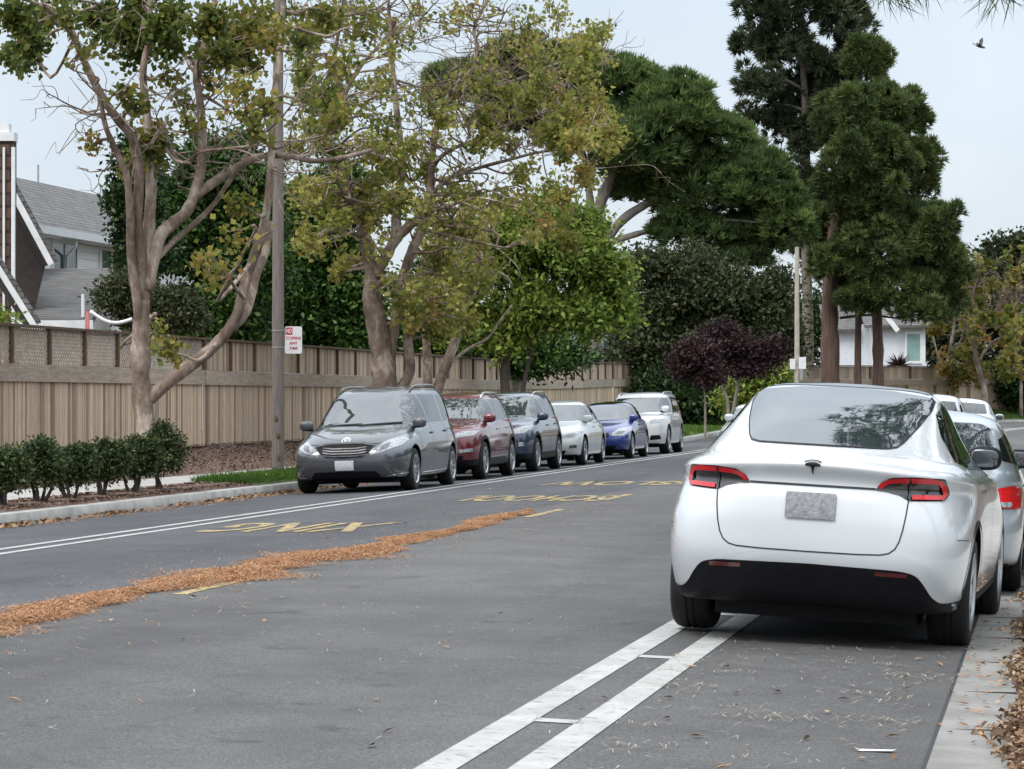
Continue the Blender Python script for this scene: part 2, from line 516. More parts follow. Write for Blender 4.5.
def wheel_meshes(R, w, spokes, dark):
    t = MB(); rr = R * .69
    h = w / 2
    t.lathe([(rr - .01, -h + .012), (rr + .02, -h), (R - .035, -h - .004), (R - .012, -h + .016), (R - .002, -h + .045), (R, -.03), (R - .007, -.026), (R - .007, -.016), (R, -.012), (R, .012), (R - .007, .016),
             (R - .007, .026), (R, .03), (R - .002, h - .045), (R - .012, h - .016), (R - .035, h + .004), (rr + .02, h), (rr - .01, h - .012)], 40)
    me_o = t.build('wheel', MAT['rubber'], smooth=True, angle=50)
    r = MB()
    r.m = 0
    r.lathe([(rr + .004, h + .001), (rr - .012, h + .004), (rr - .03, h - .012), (rr - .035, -h + .02)], 40)
    yo = h - .035
    r.lathe([(0.001, yo + .03), (.045, yo + .03), (.065, yo + .02), (.07, yo - .02)], 24)
    for k in range(spokes):
        a = 2 * PI * k / spokes
        for da in ((-.10, .10) if spokes <= 6 else (0,)):
            p0 = (math.cos(a) * .05, yo, math.sin(a) * .05); p1 = (math.cos(a + da) * (rr - .015), yo + .012, math.sin(a + da) * (rr - .015))
            r.beam(p0, p1, .034 if spokes <= 6 else .03, .03, up=(0, 1, 0))
    r.m = 1
    r.lathe([(rr - .03, yo - .06), (.001, yo - .06)], 24)
    r.m = 0
    r.lathe([(.17, yo - .045), (.06, yo - .04)], 24)
    rim = r.build('rim', [MAT['dark_alloy'] if dark else MAT['alloy'], MAT['well']], smooth=True, angle=30)
    return me_o, rim


def make_car(sp):
    T = TYPES[sp['type']]
    sc = (sp.get('L', T['L']) / T['L'], sp.get('W', T['W']) / T['W'], sp.get('H', T['H']) / T['H'])
    V, F = body_geo(T, sc, sp.get('per', 4), sp.get('N', 96))
    S = Skin(V, F, sc)
    root = thing('parked_car' if not sp.get('moving') else 'car', sp['label'], sp.get('cat', 'car'), group=sp.get('group'))
    pmat = sp['paint']
    R, tw = sp.get('wr', T['wr']), T['tw']
    W = T['W'] * sc[1]; ax = [a * sc[0] for a in T['ax']]
    # body with the four wheel openings cut out
    me = bpy.data.meshes.new('body'); me.from_pydata(V, [], F)
    mats(me, [pmat, MAT['black_plastic']])
    clad = sp.get('clad', T['s'][1][1] * sc[2] + .01)
    for p in me.polygons:
        p.use_smooth = True
        if p.center.z < clad or p.normal.z < -.75: p.material_index = 1
    tmp = bpy.data.objects.new('tmp_body', me); COL.objects.link(tmp)
    cm = MB()
    for x in ax:
        for s in (-1, 1):
            ro = R + .052
            vs, n = [], 44
            for yy in (W / 2 + .12, W / 2 - .33):
                vs += [(x + ro * math.cos(2 * PI * k / n), s * yy, R + .012 + ro * math.sin(2 * PI * k / n)) for k in range(n)]
            fs = [list(range(n)), list(range(n, 2 * n))[::-1]] + [(k, n + k, n + (k + 1) % n, (k + 1) % n) for k in range(n)]
            if s > 0: fs = [list(f)[::-1] for f in fs]
            cm.add(vs, fs)
    cut = cm.build('tmp_cut', MAT['well'])
    bm = bmesh.new(); bm.from_mesh(cut.data); bmesh.ops.recalc_face_normals(bm, faces=bm.faces[:]); bm.to_mesh(cut.data); bm.free()
    bm = bmesh.new(); bm.from_mesh(me); bmesh.ops.recalc_face_normals(bm, faces=bm.faces[:]); bm.to_mesh(me); bm.free()
    md = tmp.modifiers.new('b', 'BOOLEAN'); md.operation = 'DIFFERENCE'; md.object = cut; md.solver = 'EXACT'
    try: md.material_mode = 'TRANSFER'
    except Exception: pass
    dg = bpy.context.evaluated_depsgraph_get(); dg.update()
    nm = bpy.data.meshes.new_from_object(tmp.evaluated_get(dg))
    bpy.data.objects.remove(tmp); bpy.data.objects.remove(cut)
    nm.name = 'body'
    nm.set_sharp_from_angle(angle=math.radians(38))
    link('body', nm, root)
    mirror_y = sp.get('mirror_at', (.62, 1.02))

    def part(name, m, fn, smooth=True, label=None, parent=root):
        mb = MB(); fn(mb)
        o = mb.build(name, m, parent, smooth=smooth)
        if label: o['label'] = label
        return o
    for name, m, poly, kind in sp['panes']:
        part(name, m, lambda mb: S.patch(mb, soften(poly, .035), kind, .004))
    for name, m, items in sp.get('marks', []):
        def fn(mb, items=items):
            for it in items:
                if it[0] == 'p': S.patch(mb, soften(it[1], it[4] if len(it) > 4 else .015), it[2], it[3], .05)
                else: S.strip(mb, it[1], it[4], it[2], it[3], closed=(len(it) > 5))
        if name in ('badge', 'light_bar', 'light_divider'): part(name, m, fn)
        else:
            for it in items: part(name, m, lambda mb, it=it: fn(mb, [it]))
    # door mirrors
    mx, mz = sp['mirror']
    for s in (-1, 1):
        mb = MB()
        y0 = (S.hit(mx / sc[0], (mz - .03) / sc[2], 'left' if s > 0 else 'right', 0)).y
        yc = y0 + s * sp.get('mirror_out', .145)
        mb.blob((mx, yc, mz + .02), (.075, .118, .085), .72, 18, 12)
        mb.m = 1
        mb.beam((mx + .02, y0 - s * .02, mz - .055), (mx, yc, mz - .05), .07, .03)
        o = mb.build('door_mirror', [sp.get('mirror_mat', pmat), MAT['black_plastic']], root, smooth=True, angle=50)
        g = MB(); g.blob((mx - .072, yc, mz + .02), (.006, .098, .062), .6, 18, 8)
        g.build('mirror_glass', MAT['mirror_face'], o, smooth=True)
    # door handles
    for hx, hz in sp.get('handles', []):
        for s, k in ((1, 'left'), (-1, 'right')):
            p = S.hit(hx, hz, k, .016)
            mb = MB(); mb.blob(p, (.1, .016, .017), .6, 12, 8)
            mb.build('door_handle', sp.get('handle_mat', pmat), root, smooth=True)
    for s in (-1, 1):
        if sp.get('rails'):
            x0, x1, yr = sp['rails']
            pts = []
            for k in range(13):
                x = x0 + (x1 - x0) * k / 12
                p = S.hit(x, s * yr, 'top', 0)
                pts.append(p + Vector((0, 0, .045 if 0 < k < 12 else 0)))
            mb = MB(); mb.tube(pts, .018, 8)
            mb.build('roof_rail', sp.get('rail_mat', MAT['gloss_black']), root, smooth=True)
    # wheels
    wt, wr = wheel_meshes(R, tw, sp.get('spokes', 5), sp.get('dark_rims', False))
    for x in ax:
        for s in (-1, 1):
            o = wt if wt.parent is None else wt.copy()
            r = wr if wr.parent is None else wr.copy()
            for q in (o, r):
                if q.name not in COL.objects: COL.objects.link(q)
            o.parent = root; r.parent = o
            o.location = (x, s * (W / 2 - tw / 2 - sp.get('tuck', .022)), R)
            o.rotation_euler = (0, R_.uniform(0, 6), 0 if s > 0 else PI)
    # underside box blocks light and hangs low to deepen the shade beneath
    mb = MB(); mb.box(ax[1] - .42, ax[0] + .42, -W * .33, W * .33, T['s'][0][1] * sc[2] - .055, T['s'][0][1] * sc[2] + .05)
    mb.build('underbody', MAT['black_plastic'], root)
    return root


def park(root, D, o_mid, toward, s_override=None, extra=0.0, yaw=0.0):
    """stand a car on the street with its middle at offset o_mid; toward: facing the camera"""
    s = s_override if s_override is not None else (D - NV[1] * o_mid) / DV[1]
    p = RP(s, o_mid)
    e = .9
    zl, zr = gz(s, o_mid + e), gz(s, o_mid - e)
    roll = math.atan2(zl - zr, 2 * e)
    hd = math.atan2(DV[1], DV[0]) + (PI if toward else 0) + yaw
    # matrix: heading, then roll about the long axis
    fx = Vector((math.cos(hd), math.sin(hd), 0))
    across = Vector((NV[0], NV[1], (zl - zr) / (2 * e) + extra)).normalized()       # towards +o
    ly = -across if toward else across
    up = fx.cross(ly).normalized()
    m = Matrix((fx, ly, up)).transposed().to_4x4()
    m.translation = Vector((p.x, p.y, (zl + zr) / 2))
    root.matrix_world = m
    root.location = m.translation; root.rotation_euler = m.to_euler()


def emblem_oval(y0, z0, rx, rz, kind='front'):
    ring = [(y0 + rx * math.cos(2 * PI * k / 20), z0 + rz * math.sin(2 * PI * k / 20)) for k in range(20)]
    return ring


def wheelarch(ax, R, w=.05):
    out = []
    for x in ax:
        pts = [(x + (R + .052 + w / 2) * math.cos(math.radians(a)), R + .012 + (R + .052 + w / 2) * math.sin(math.radians(a))) for a in range(0, 181, 10)]
        for k in ('left', 'right'): out.append(('s', pts, k, .006, w))
    return out


def both(poly): return [('p', poly, 'front', .005), ('p', neg(poly), 'front', .005)]


def doors(seams, w=.009):
    return [('s', s_, k, .0035, w) for s_ in seams for k in ('left', 'right')]


CARS_GROUP = 'cars parked along the far kerb'

# --- the white crossover in front
G_, WS = MAT['glass'], MAT['windscreen']
MAT['pearl_white'] = paint('pearl_white', (.535, .56, .575), 0.0, .22)
lamp = [(.785, 1.078), (.81, .985), (.785, .942), (.585, .936), (.53, .966), (.45, .984), (.38, .989), (.415, 1.042), (.475, 1.074), (.6, 1.084)]
lampbar = [(.405, 1.008), (.425, 1.032), (.455, 1.052), (.50, 1.062), (.60, 1.067), (.70, 1.065), (.75, 1.056), (.77, 1.03), (.782, .98), (.768, .96), (.60, .956)]
hatch_seam = [(.585, .942), (.578, .85), (.565, .76), (.548, .69), (.525, .645), (.49, .617), (.44, .605), (.3, .599), (0, .597)]
tesla = make_car(dict(type='crossover', per=6, N=160, paint=MAT['pearl_white'], mirror_mat=MAT['black_plastic'], spokes=5, dark_rims=False, tuck=.02,
    label='white crossover in front, its rear toward the camera, left wheel on the white double line', cat='car', clad=.262,
    mirror=(.82, 1.135), mirror_out=.20,
    panes=[('rear_window', WS, mir([(0, 1.236), (.40, 1.236), (.475, 1.262), (.54, 1.37), (.585, 1.48), (.582, 1.535), (.54, 1.565), (.3, 1.592), (0, 1.60)]), 'rear'),
           ('windshield', WS, mir([(0, 1.12), (.6, 1.12), (.7, 1.15), (.66, 1.35), (.58, 1.5), (0, 1.53)]), 'front'),
           ('side_window', G_, [(.98, 1.10), (.05, 1.105), (.05, 1.5), (.3, 1.43)], 'right'), ('side_window', G_, [(-.0, 1.105), (-.95, 1.13), (-.95, 1.44), (-.5, 1.515), (-.0, 1.505)], 'right'),
           ('side_window', G_, [(-1.0, 1.14), (-1.38, 1.185), (-1.24, 1.31), (-1.0, 1.41)], 'right'),
           ('side_window', G_, [(.98, 1.10), (.05, 1.105), (.05, 1.5), (.3, 1.43)], 'left'), ('side_window', G_, [(-.0, 1.105), (-.95, 1.13), (-.95, 1.44), (-.5, 1.515), (-.0, 1.505)], 'left'),
           ('side_window', G_, [(-1.0, 1.14), (-1.38, 1.185), (-1.24, 1.31), (-1.0, 1.41)], 'left'),
           ('roof_glass', WS, [(-.60, -.53), (.1, -.55), (.1, .55), (-.60, .53)], 'top')],
    marks=[('window_seal', MAT['black_plastic'], [('s', [(-.55, 1.562), (-.582, 1.535), (-.585, 1.48), (-.54, 1.37), (-.485, 1.275), (-.455, 1.245), (-.40, 1.236), (0, 1.236), (.40, 1.236), (.455, 1.245), (.485, 1.275), (.54, 1.37), (.585, 1.48), (.582, 1.535), (.55, 1.562)], 'rear', .0055, .008)]),
           ('window_trim', MAT['gloss_black'], [('p', [(1.04, 1.085), (.05, 1.088), (-.95, 1.115), (-1.43, 1.168), (-1.27, 1.32), (-.95, 1.462), (-.5, 1.54), (.05, 1.53), (.34, 1.455)], k, .0022) for k in ('left', 'right')]
               + [('p', [(-.03, 1.1), (.05, 1.1), (.05, 1.5), (-.02, 1.5)], k, .0045) for k in ('left', 'right')] + [('p', [(-1.02, 1.13), (-.94, 1.13), (-.94, 1.43), (-1.02, 1.42)], k, .0045) for k in ('left', 'right')]),
           ('tail_light', MAT['lamp_black'], [('p', lamp, 'rear', .004)]), ('tail_light', MAT['lamp_black'], [('p', neg(lamp), 'rear', .004)]),
           ('light_bar', MAT['lamp_red'], [('s', lampbar, 'rear', .014, .028)]), ('light_bar', MAT['lamp_red'], [('s', neg(lampbar), 'rear', .014, .028)]),
           ('light_divider', MAT['gloss_black'], [('s', [(.588, 1.08), (.582, .942)], 'rear', .018, .012)]), ('light_divider', MAT['gloss_black'], [('s', [(-.588, 1.08), (-.582, .942)], 'rear', .018, .012)]),
           ('diffuser', MAT['black_plastic'], [('p', mir([(0, .235), (.30, .235), (.42, .255), (.78, .25), (.93, .25), (.945, .335), (.80, .315), (.745, .36), (.70, .44), (.655, .495), (.56, .515), (0, .525)]), 'rear', .006, .05)]),
           ('arch_trim', MAT['black_plastic'], wheelarch((1.50, -1.39), .355, .035)),
           ('sill_trim', MAT['black_plastic'], [('p', [(-1.0, .20), (1.1, .20), (1.1, .30), (-1.0, .30)], k, .006) for k in ('left', 'right')]),
           ('reflector', MAT['lamp_darkred'], [('p', [(.41, .478), (.60, .475), (.605, .50), (.41, .502)], 'rear', .011, .008)]),
           ('reflector', MAT['lamp_darkred'], [('p', neg([(.41, .478), (.60, .475), (.605, .50), (.41, .502)]), 'rear', .011, .008)]),
           ('panel_gap', MAT['seam'], [('s', hatch_seam + [(-u, v) for u, v in reversed(hatch_seam[:-1])], 'rear', .003, .008), ('s', [(-.385, .998), (.385, .998)], 'rear', .004, .014)]
               + [('s', [(-1.83, .70), (-2.1, .71)], k, .003, .0045) for k in ('left', 'right')] + doors([[(1.0, 1.08), (1.02, .8), (.95, .32)], [(.0, 1.09), (-.02, .8), (-.05, .32)], [(-.98, 1.12), (-1.0, .9), (-.93, .75), (-.85, .4)]], .007)),
           ('number_plate', MAT['plate_grey'], [('p', [(-.153, .795), (.153, .795), (.153, .95), (-.153, .95)], 'rear', .014, .01)]),
           ('badge', MAT['black_plastic'], [('p', [(-.048, 1.128), (-.045, 1.118), (-.02, 1.117), (-.009, 1.112), (0, 1.062), (.009, 1.112), (.02, 1.117), (.045, 1.118), (.048, 1.128), (.02, 1.136), (-.02, 1.136)], 'rear', .007, .002),
                                        ('s', [(-.052, 1.137), (-.02, 1.146), (.02, 1.146), (.052, 1.137)], 'rear', .007, .006)]),
           ('door_handle', MAT['gloss_black'], [('s', [(.18, .955), (.38, .955)], k, .006, .022) for k in ('left', 'right')] + [('s', [(-.85, .97), (-.65, .97)], k, .006, .022) for k in ('left', 'right')]),
           ('headlight', MAT['lamp_clear'], both([(.55, .74), (.85, .76), (.88, .82), (.7, .80)])),
           ]))
T_O = 1.45
park(tesla, 19.2 + 1.39 * DV[1], T_O - .035, False, extra=.018, yaw=-.042)

# --- the grey minivan
MAT['grey_paint'] = paint('grey_paint', (.075, .08, .09), .4, .34)
hl = [(.42, .60), (.60, .64), (.86, .74), (.935, .90), (.90, .945), (.66, .83), (.46, .70)]
van = make_car(dict(type='van', paint=MAT['grey_paint'], spokes=10, label='dark grey minivan with roof rails, nearest in the row along the far kerb', cat='minivan', group=CARS_GROUP,
    mirror=(1.12, 1.08), rails=(.15, -2.0, .60), rail_mat=MAT['gloss_black'], handles=[(.18, .93), (-.95, .95)], clad=.235,
    panes=[('windshield', WS, mir([(0, 1.085), (.55, 1.085), (.80, 1.10), (.74, 1.38), (.63, 1.605), (0, 1.63)]), 'front'),
           ('rear_window', G_, mir([(0, 1.15), (.75, 1.15), (.66, 1.55), (0, 1.58)]), 'rear')] +
          [('side_window', G_, p, k) for k in ('left', 'right') for p in ([(1.12, 1.10), (.86, 1.10), (.86, 1.30)], [(.82, 1.10), (.17, 1.11), (.17, 1.58), (.36, 1.58), (.79, 1.36)], [(.1, 1.11), (-1.0, 1.12), (-1.0, 1.58), (.1, 1.585)], [(-1.08, 1.12), (-2.12, 1.15), (-1.98, 1.55), (-1.08, 1.58)])],
    marks=[('headlight', MAT['lamp_clear'], [('p', hl, 'front', .006)]), ('headlight', MAT['lamp_clear'], [('p', neg(hl), 'front', .006)]),
           ('headlight_bezel', MAT['lamp_grey'], [('p', [(.56, .66), (.70, .71), (.72, .80), (.62, .77)], 'front', .009), ('p', neg([(.56, .66), (.70, .71), (.72, .80), (.62, .77)]), 'front', .009)]),
           ('grille', MAT['black_plastic'], [('p', mir([(0, .555), (.30, .57), (.41, .645), (.47, .745), (.25, .785), (0, .79)]), 'front', .006)]),
           ('grille_bar', MAT['grille_metal'], [('s', [(-.36, z + .02), (-.2, z), (.2, z), (.36, z + .02)], 'front', .011, .014) for z in (.595, .635, .675, .715)] + [('s', [(-.49, .755), (-.27, .795), (.27, .795), (.49, .755)], 'front', .012, .02), ('s', [(-.42, .63), (-.3, .565), (0, .55), (.3, .565), (.42, .63)], 'front', .012, .014)]),
           ('badge', MAT['chrome'], [('s', emblem_oval(0, .84, .066, .045), 'front', .01, .014, 1), ('s', emblem_oval(0, .85, .036, .016), 'front', .01, .009, 1), ('s', emblem_oval(0, .837, .014, .038), 'front', .01, .008, 1)]),
           ('number_plate', MAT['plate'], [('p', [(-.155, .37), (.155, .37), (.155, .525), (-.155, .525)], 'front', .016, .01)]),
           ('lower_intake', MAT['black_plastic'], [('p', mir([(0, .225), (.5, .225), (.58, .26), (.50, .345), (0, .35)]), 'front', .006)]),
           ('bumper_trim', MAT['chrome'], [('s', [(-.6, .218), (0, .205), (.6, .218)], 'front', .012, .014), ('s', [(.66, .262), (.92, .30)], 'front', .01, .018), ('s', [(-.66, .262), (-.92, .30)], 'front', .01, .018)]),
           ('fog_light', MAT['lamp_grey'], [('p', [(.68, .29), (.92, .31), (.92, .40), (.74, .38)], 'front', .006)]), ('fog_light', MAT['lamp_grey'], [('p', neg([(.68, .29), (.92, .31), (.92, .40), (.74, .38)]), 'front', .006)]),
           ('tail_light', MAT['lamp_red'], [('p', [(.74, .95), (.92, .95), (.86, 1.25), (.74, 1.2)], 'rear', .006), ('p', neg([(.74, .95), (.92, .95), (.86, 1.25), (.74, 1.2)]), 'rear', .006)]),
           ('wiper', MAT['black_plastic'], [('s', [(-.62, 1.085), (.05, 1.10)], 'front', .014, .02), ('s', [(0.0, 1.08), (.68, 1.11)], 'front', .014, .02)]),
           ('sill_trim', MAT['chrome'], [('s', [(-.95, .30), (1.0, .28)], k, .008, .022) for k in ('left', 'right')]),
           ('window_pillar', MAT['gloss_black'], [('p', [(.10, 1.10), (.17, 1.10), (.17, 1.585), (.10, 1.585)], k, .0045) for k in ('left', 'right')] + [('p', [(-1.08, 1.115), (-1.0, 1.115), (-1.0, 1.585), (-1.08, 1.585)], k, .0045) for k in ('left', 'right')]),
           ('panel_gap', MAT['seam'], doors([[(1.1, 1.08), (1.05, .7), (1.0, .3)], [(.13, 1.1), (.12, .7), (.1, .3)], [(-1.04, 1.1), (-1.04, .85), (-.98, .72), (-.9, .3)], [(-1.05, .98), (-2.3, 1.0)]]) + [('s', [(-.93, .93), (-.7, .80), (-.3, .775), (.3, .775), (.7, .80), (.93, .93)], 'front', .003, .009)])]))
park(van, 49.4 + 1.53 * DV[1], 10.3 + .97, True)

# --- red and blue SUVs, white boxy SUV share a layout
SUV_PANES = [('windshield', WS, mir([(0, 1.135), (.55, 1.135), (.75, 1.15), (.70, 1.35), (.60, 1.53), (0, 1.555)]), 'front'),
             ('rear_window', G_, mir([(0, 1.18), (.68, 1.18), (.6, 1.5), (0, 1.53)]), 'rear')] + \
            [('side_window', G_, p, k) for k in ('left', 'right') for p in ([(.85, 1.10), (.0, 1.11), (.0, 1.52), (.22, 1.50), (.62, 1.30)], [(-.07, 1.11), (-1.0, 1.13), (-1.05, 1.35), (-1.0, 1.50), (-.07, 1.525)], [(-1.1, 1.14), (-1.75, 1.2), (-1.6, 1.42), (-1.1, 1.49)])]
SUV_SEAMS = doors([[(.9, 1.07), (.92, .7), (.85, .35)], [(-.03, 1.09), (-.05, .7), (-.08, .35)], [(-1.03, 1.1), (-1.03, .9), (-.95, .7), (-.9, .4)]])
SUV_PILL = [('p', [(-.07, 1.10), (.0, 1.10), (.0, 1.525), (-.07, 1.525)], k, .0045) for k in ('left', 'right')]
MAT['red_paint'] = paint('red_paint', (.115, .006, .013), .15, .3)
hl2 = [(.50, .80), (.80, .83), (.86, .93), (.62, .92), (.50, .88)]
red = make_car(dict(type='suv', L=4.75, W=1.86, H=1.66, paint=MAT['red_paint'], spokes=5, label='dark red SUV parked between the grey minivan and the dark blue SUV', cat='suv', group=CARS_GROUP,
    mirror=(.82, 1.12), rails=(.05, -1.6, .58), rail_mat=MAT['chrome'], handles=[(.12, .95), (-.88, .97)], handle_mat=MAT['chrome'], clad=.38, panes=SUV_PANES,
    marks=[('headlight', MAT['lamp_clear'], [('p', hl2, 'front', .006)]), ('headlight', MAT['lamp_clear'], [('p', neg(hl2), 'front', .006)]),
           ('grille', MAT['gloss_black'], [('p', mir([(0, .70), (.42, .71), (.5, .80), (.46, .87), (0, .88)]), 'front', .006)]), ('grille_bar', MAT['chrome'], [('s', [(-.44, z), (.44, z)], 'front', .011, .018) for z in (.76, .83)]),
           ('fog_light', MAT['lamp_clear'], [('p', [(.58, .52), (.80, .54), (.80, .60), (.58, .58)], 'front', .006)]), ('fog_light', MAT['lamp_clear'], [('p', neg([(.58, .52), (.80, .54), (.80, .60), (.58, .58)]), 'front', .006)]),
           ('lower_intake', MAT['black_plastic'], [('p', mir([(0, .34), (.6, .34), (.66, .46), (0, .48)]), 'front', .006)]), ('number_plate', MAT['plate'], [('p', [(-.155, .5), (.155, .5), (.155, .65), (-.155, .65)], 'front', .016)]),
           ('tail_light', MAT['lamp_red'], [('p', [(.6, .95), (.88, .95), (.85, 1.12), (.6, 1.1)], 'rear', .006), ('p', neg([(.6, .95), (.88, .95), (.85, 1.12), (.6, 1.1)]), 'rear', .006)]),
           ('arch_trim', MAT['black_plastic'], wheelarch((1.40, -1.34), .355, .06)), ('door_trim', MAT['chrome'], [('s', [(-.85, .44), (.9, .42)], k, .008, .03) for k in ('left', 'right')]),
           ('window_pillar', MAT['gloss_black'], SUV_PILL), ('panel_gap', MAT['seam'], SUV_SEAMS)]))
park(red, 56.3 + 1.40 * DV[1], 10.45 + .92, True)

MAT['blue_paint'] = paint('blue_paint', (.010, .021, .058), .15, .3)
hl3 = [(.46, .78), (.74, .80), (.86, .90), (.84, .97), (.66, .93), (.48, .86)]
blue = make_car(dict(type='suv', L=4.58, W=1.82, H=1.69, paint=MAT['blue_paint'], spokes=10, label='dark blue SUV parked behind the dark red SUV', cat='suv', group=CARS_GROUP,
    mirror=(.80, 1.12), rails=(.05, -1.6, .58), rail_mat=MAT['alloy'], handles=[(.12, .95), (-.88, .97)], clad=.40, panes=SUV_PANES,
    marks=[('headlight', MAT['lamp_clear'], [('p', hl3, 'front', .006)]), ('headlight', MAT['lamp_clear'], [('p', neg(hl3), 'front', .006)]),
           ('grille', MAT['black_plastic'], [('p', mir([(0, .70), (.36, .72), (.43, .80), (.40, .86), (0, .88)]), 'front', .006)]), ('grille_bar', MAT['chrome'], [('s', [(-.40, .80), (.40, .80)], 'front', .011, .03)]),
           ('fog_light', MAT['lamp_clear'], [('p', [(.64, .54), (.74, .54), (.74, .62), (.64, .62)], 'front', .006)]), ('fog_light', MAT['lamp_clear'], [('p', neg([(.64, .54), (.74, .54), (.74, .62), (.64, .62)]), 'front', .006)]),
           ('lower_intake', MAT['black_plastic'], [('p', mir([(0, .34), (.5, .34), (.56, .46), (0, .48)]), 'front', .006)]), ('number_plate', MAT['plate'], [('p', [(-.155, .5), (.155, .5), (.155, .65), (-.155, .65)], 'front', .016)]),
           ('tail_light', MAT['lamp_red'], [('p', [(.6, .95), (.88, .95), (.85, 1.12), (.6, 1.1)], 'rear', .006), ('p', neg([(.6, .95), (.88, .95), (.85, 1.12), (.6, 1.1)]), 'rear', .006)]),
           ('arch_trim', MAT['black_plastic'], wheelarch((1.40, -1.34), .355, .06)), ('window_pillar', MAT['gloss_black'], SUV_PILL), ('panel_gap', MAT['seam'], SUV_SEAMS)]))
park(blue, 62.3 + 1.38 * DV[1], 10.5 + .91, True)

# --- sedans
SED_PANES = [('windshield', WS, mir([(0, .985), (.55, .985), (.73, 1.0), (.67, 1.18), (.56, 1.33), (0, 1.35)]), 'front'),
             ('rear_window', G_, mir([(0, 1.07), (.62, 1.07), (.55, 1.32), (0, 1.35)]), 'rear')] + \
            [('side_window', G_, p, k) for k in ('left', 'right') for p in ([(.72, .97), (-.1, .98), (-.1, 1.32), (.05, 1.31), (.42, 1.16)], [(-.16, .98), (-.95, 1.0), (-1.2, 1.06), (-.95, 1.26), (-.16, 1.325)])]
SED_SEAMS = doors([[(.78, .95), (.82, .6), (.75, .3)], [(-.13, .97), (-.15, .6), (-.18, .3)], [(-1.0, 1.0), (-1.0, .8), (-.92, .6), (-.85, .35)]])
SED_PILL = [('p', [(-.16, .97), (-.1, .97), (-.1, 1.325), (-.16, 1.325)], k, .0045) for k in ('left', 'right')]
MAT['white_paint'] = paint('white_paint', (.50, .53, .52), 0, .3)
hl4 = [(.46, .60), (.74, .61), (.86, .70), (.84, .76), (.66, .735), (.48, .68)]


def sedan_marks(extra=(), h=hl4):
    return [('headlight', MAT['lamp_clear'], [('p', h, 'front', .006)]), ('headlight', MAT['lamp_clear'], [('p', neg(h), 'front', .006)]),
            ('headlight_bezel', MAT['lamp_grey'], [('p', [(.54, .63), (.72, .64), (.76, .70), (.6, .69)], 'front', .009), ('p', neg([(.54, .63), (.72, .64), (.76, .70), (.6, .69)]), 'front', .009)]),
            ('grille', MAT['black_plastic'], [('p', mir([(0, .54), (.34, .55), (.40, .62), (.36, .66), (0, .665)]), 'front', .006)]),
            ('lower_intake', MAT['black_plastic'], [('p', mir([(0, .25), (.5, .25), (.56, .34), (0, .36)]), 'front', .006)]),
            ('number_plate', MAT['plate'], [('p', [(-.155, .38), (.155, .38), (.155, .52), (-.155, .52)], 'front', .016)]),
            ('window_pillar', MAT['gloss_black'], SED_PILL), ('panel_gap', MAT['seam'], SED_SEAMS)] + list(extra)


TLS = [(.5, .78), (.84, .78), (.82, .90), (.6, .9)]
TLS_M = ('tail_light', MAT['lamp_red'], [('p', TLS, 'rear', .006), ('p', neg(TLS), 'rear', .006)])
wsed = make_car(dict(type='sedan', L=4.6, W=1.79, H=1.50, paint=MAT['white_paint'], spokes=5, label='pearl white sedan parked between the dark blue SUV and the bright blue car', cat='sedan', group=CARS_GROUP,
    mirror=(.68, 1.03), handles=[(.05, .84), (-.85, .86)], panes=SED_PANES, marks=sedan_marks([TLS_M, ('fog_light', MAT['lamp_grey'], [('p', [(.62, .38), (.78, .39), (.78, .46), (.64, .45)], 'front', .006), ('p', neg([(.62, .38), (.78, .39), (.78, .46), (.64, .45)]), 'front', .006)])])))
park(wsed, 68.6 + 1.42 * DV[1], 10.5 + .9, True)

MAT['bright_blue'] = paint('bright_blue', (.012, .03, .19), .15, .3)
bsed = make_car(dict(type='sedan', L=4.45, W=1.76, H=1.47, paint=MAT['bright_blue'], spokes=5, label='small bright blue car between the pearl white sedan and the tall white SUV', cat='car', group=CARS_GROUP,
    mirror=(.68, 1.01), handles=[(.05, .84), (-.85, .86)], panes=SED_PANES, marks=sedan_marks([TLS_M, ('roof_panel', MAT['gloss_black'], [('p', [(-.75, -.5), (-.1, -.52), (-.1, .52), (-.75, .5)], 'top', .005)])], [(.44, .58), (.74, .58), (.87, .70), (.84, .80), (.62, .76), (.46, .66)])))
park(bsed, 76.2 + 1.42 * DV[1], 10.5 + .88, True)

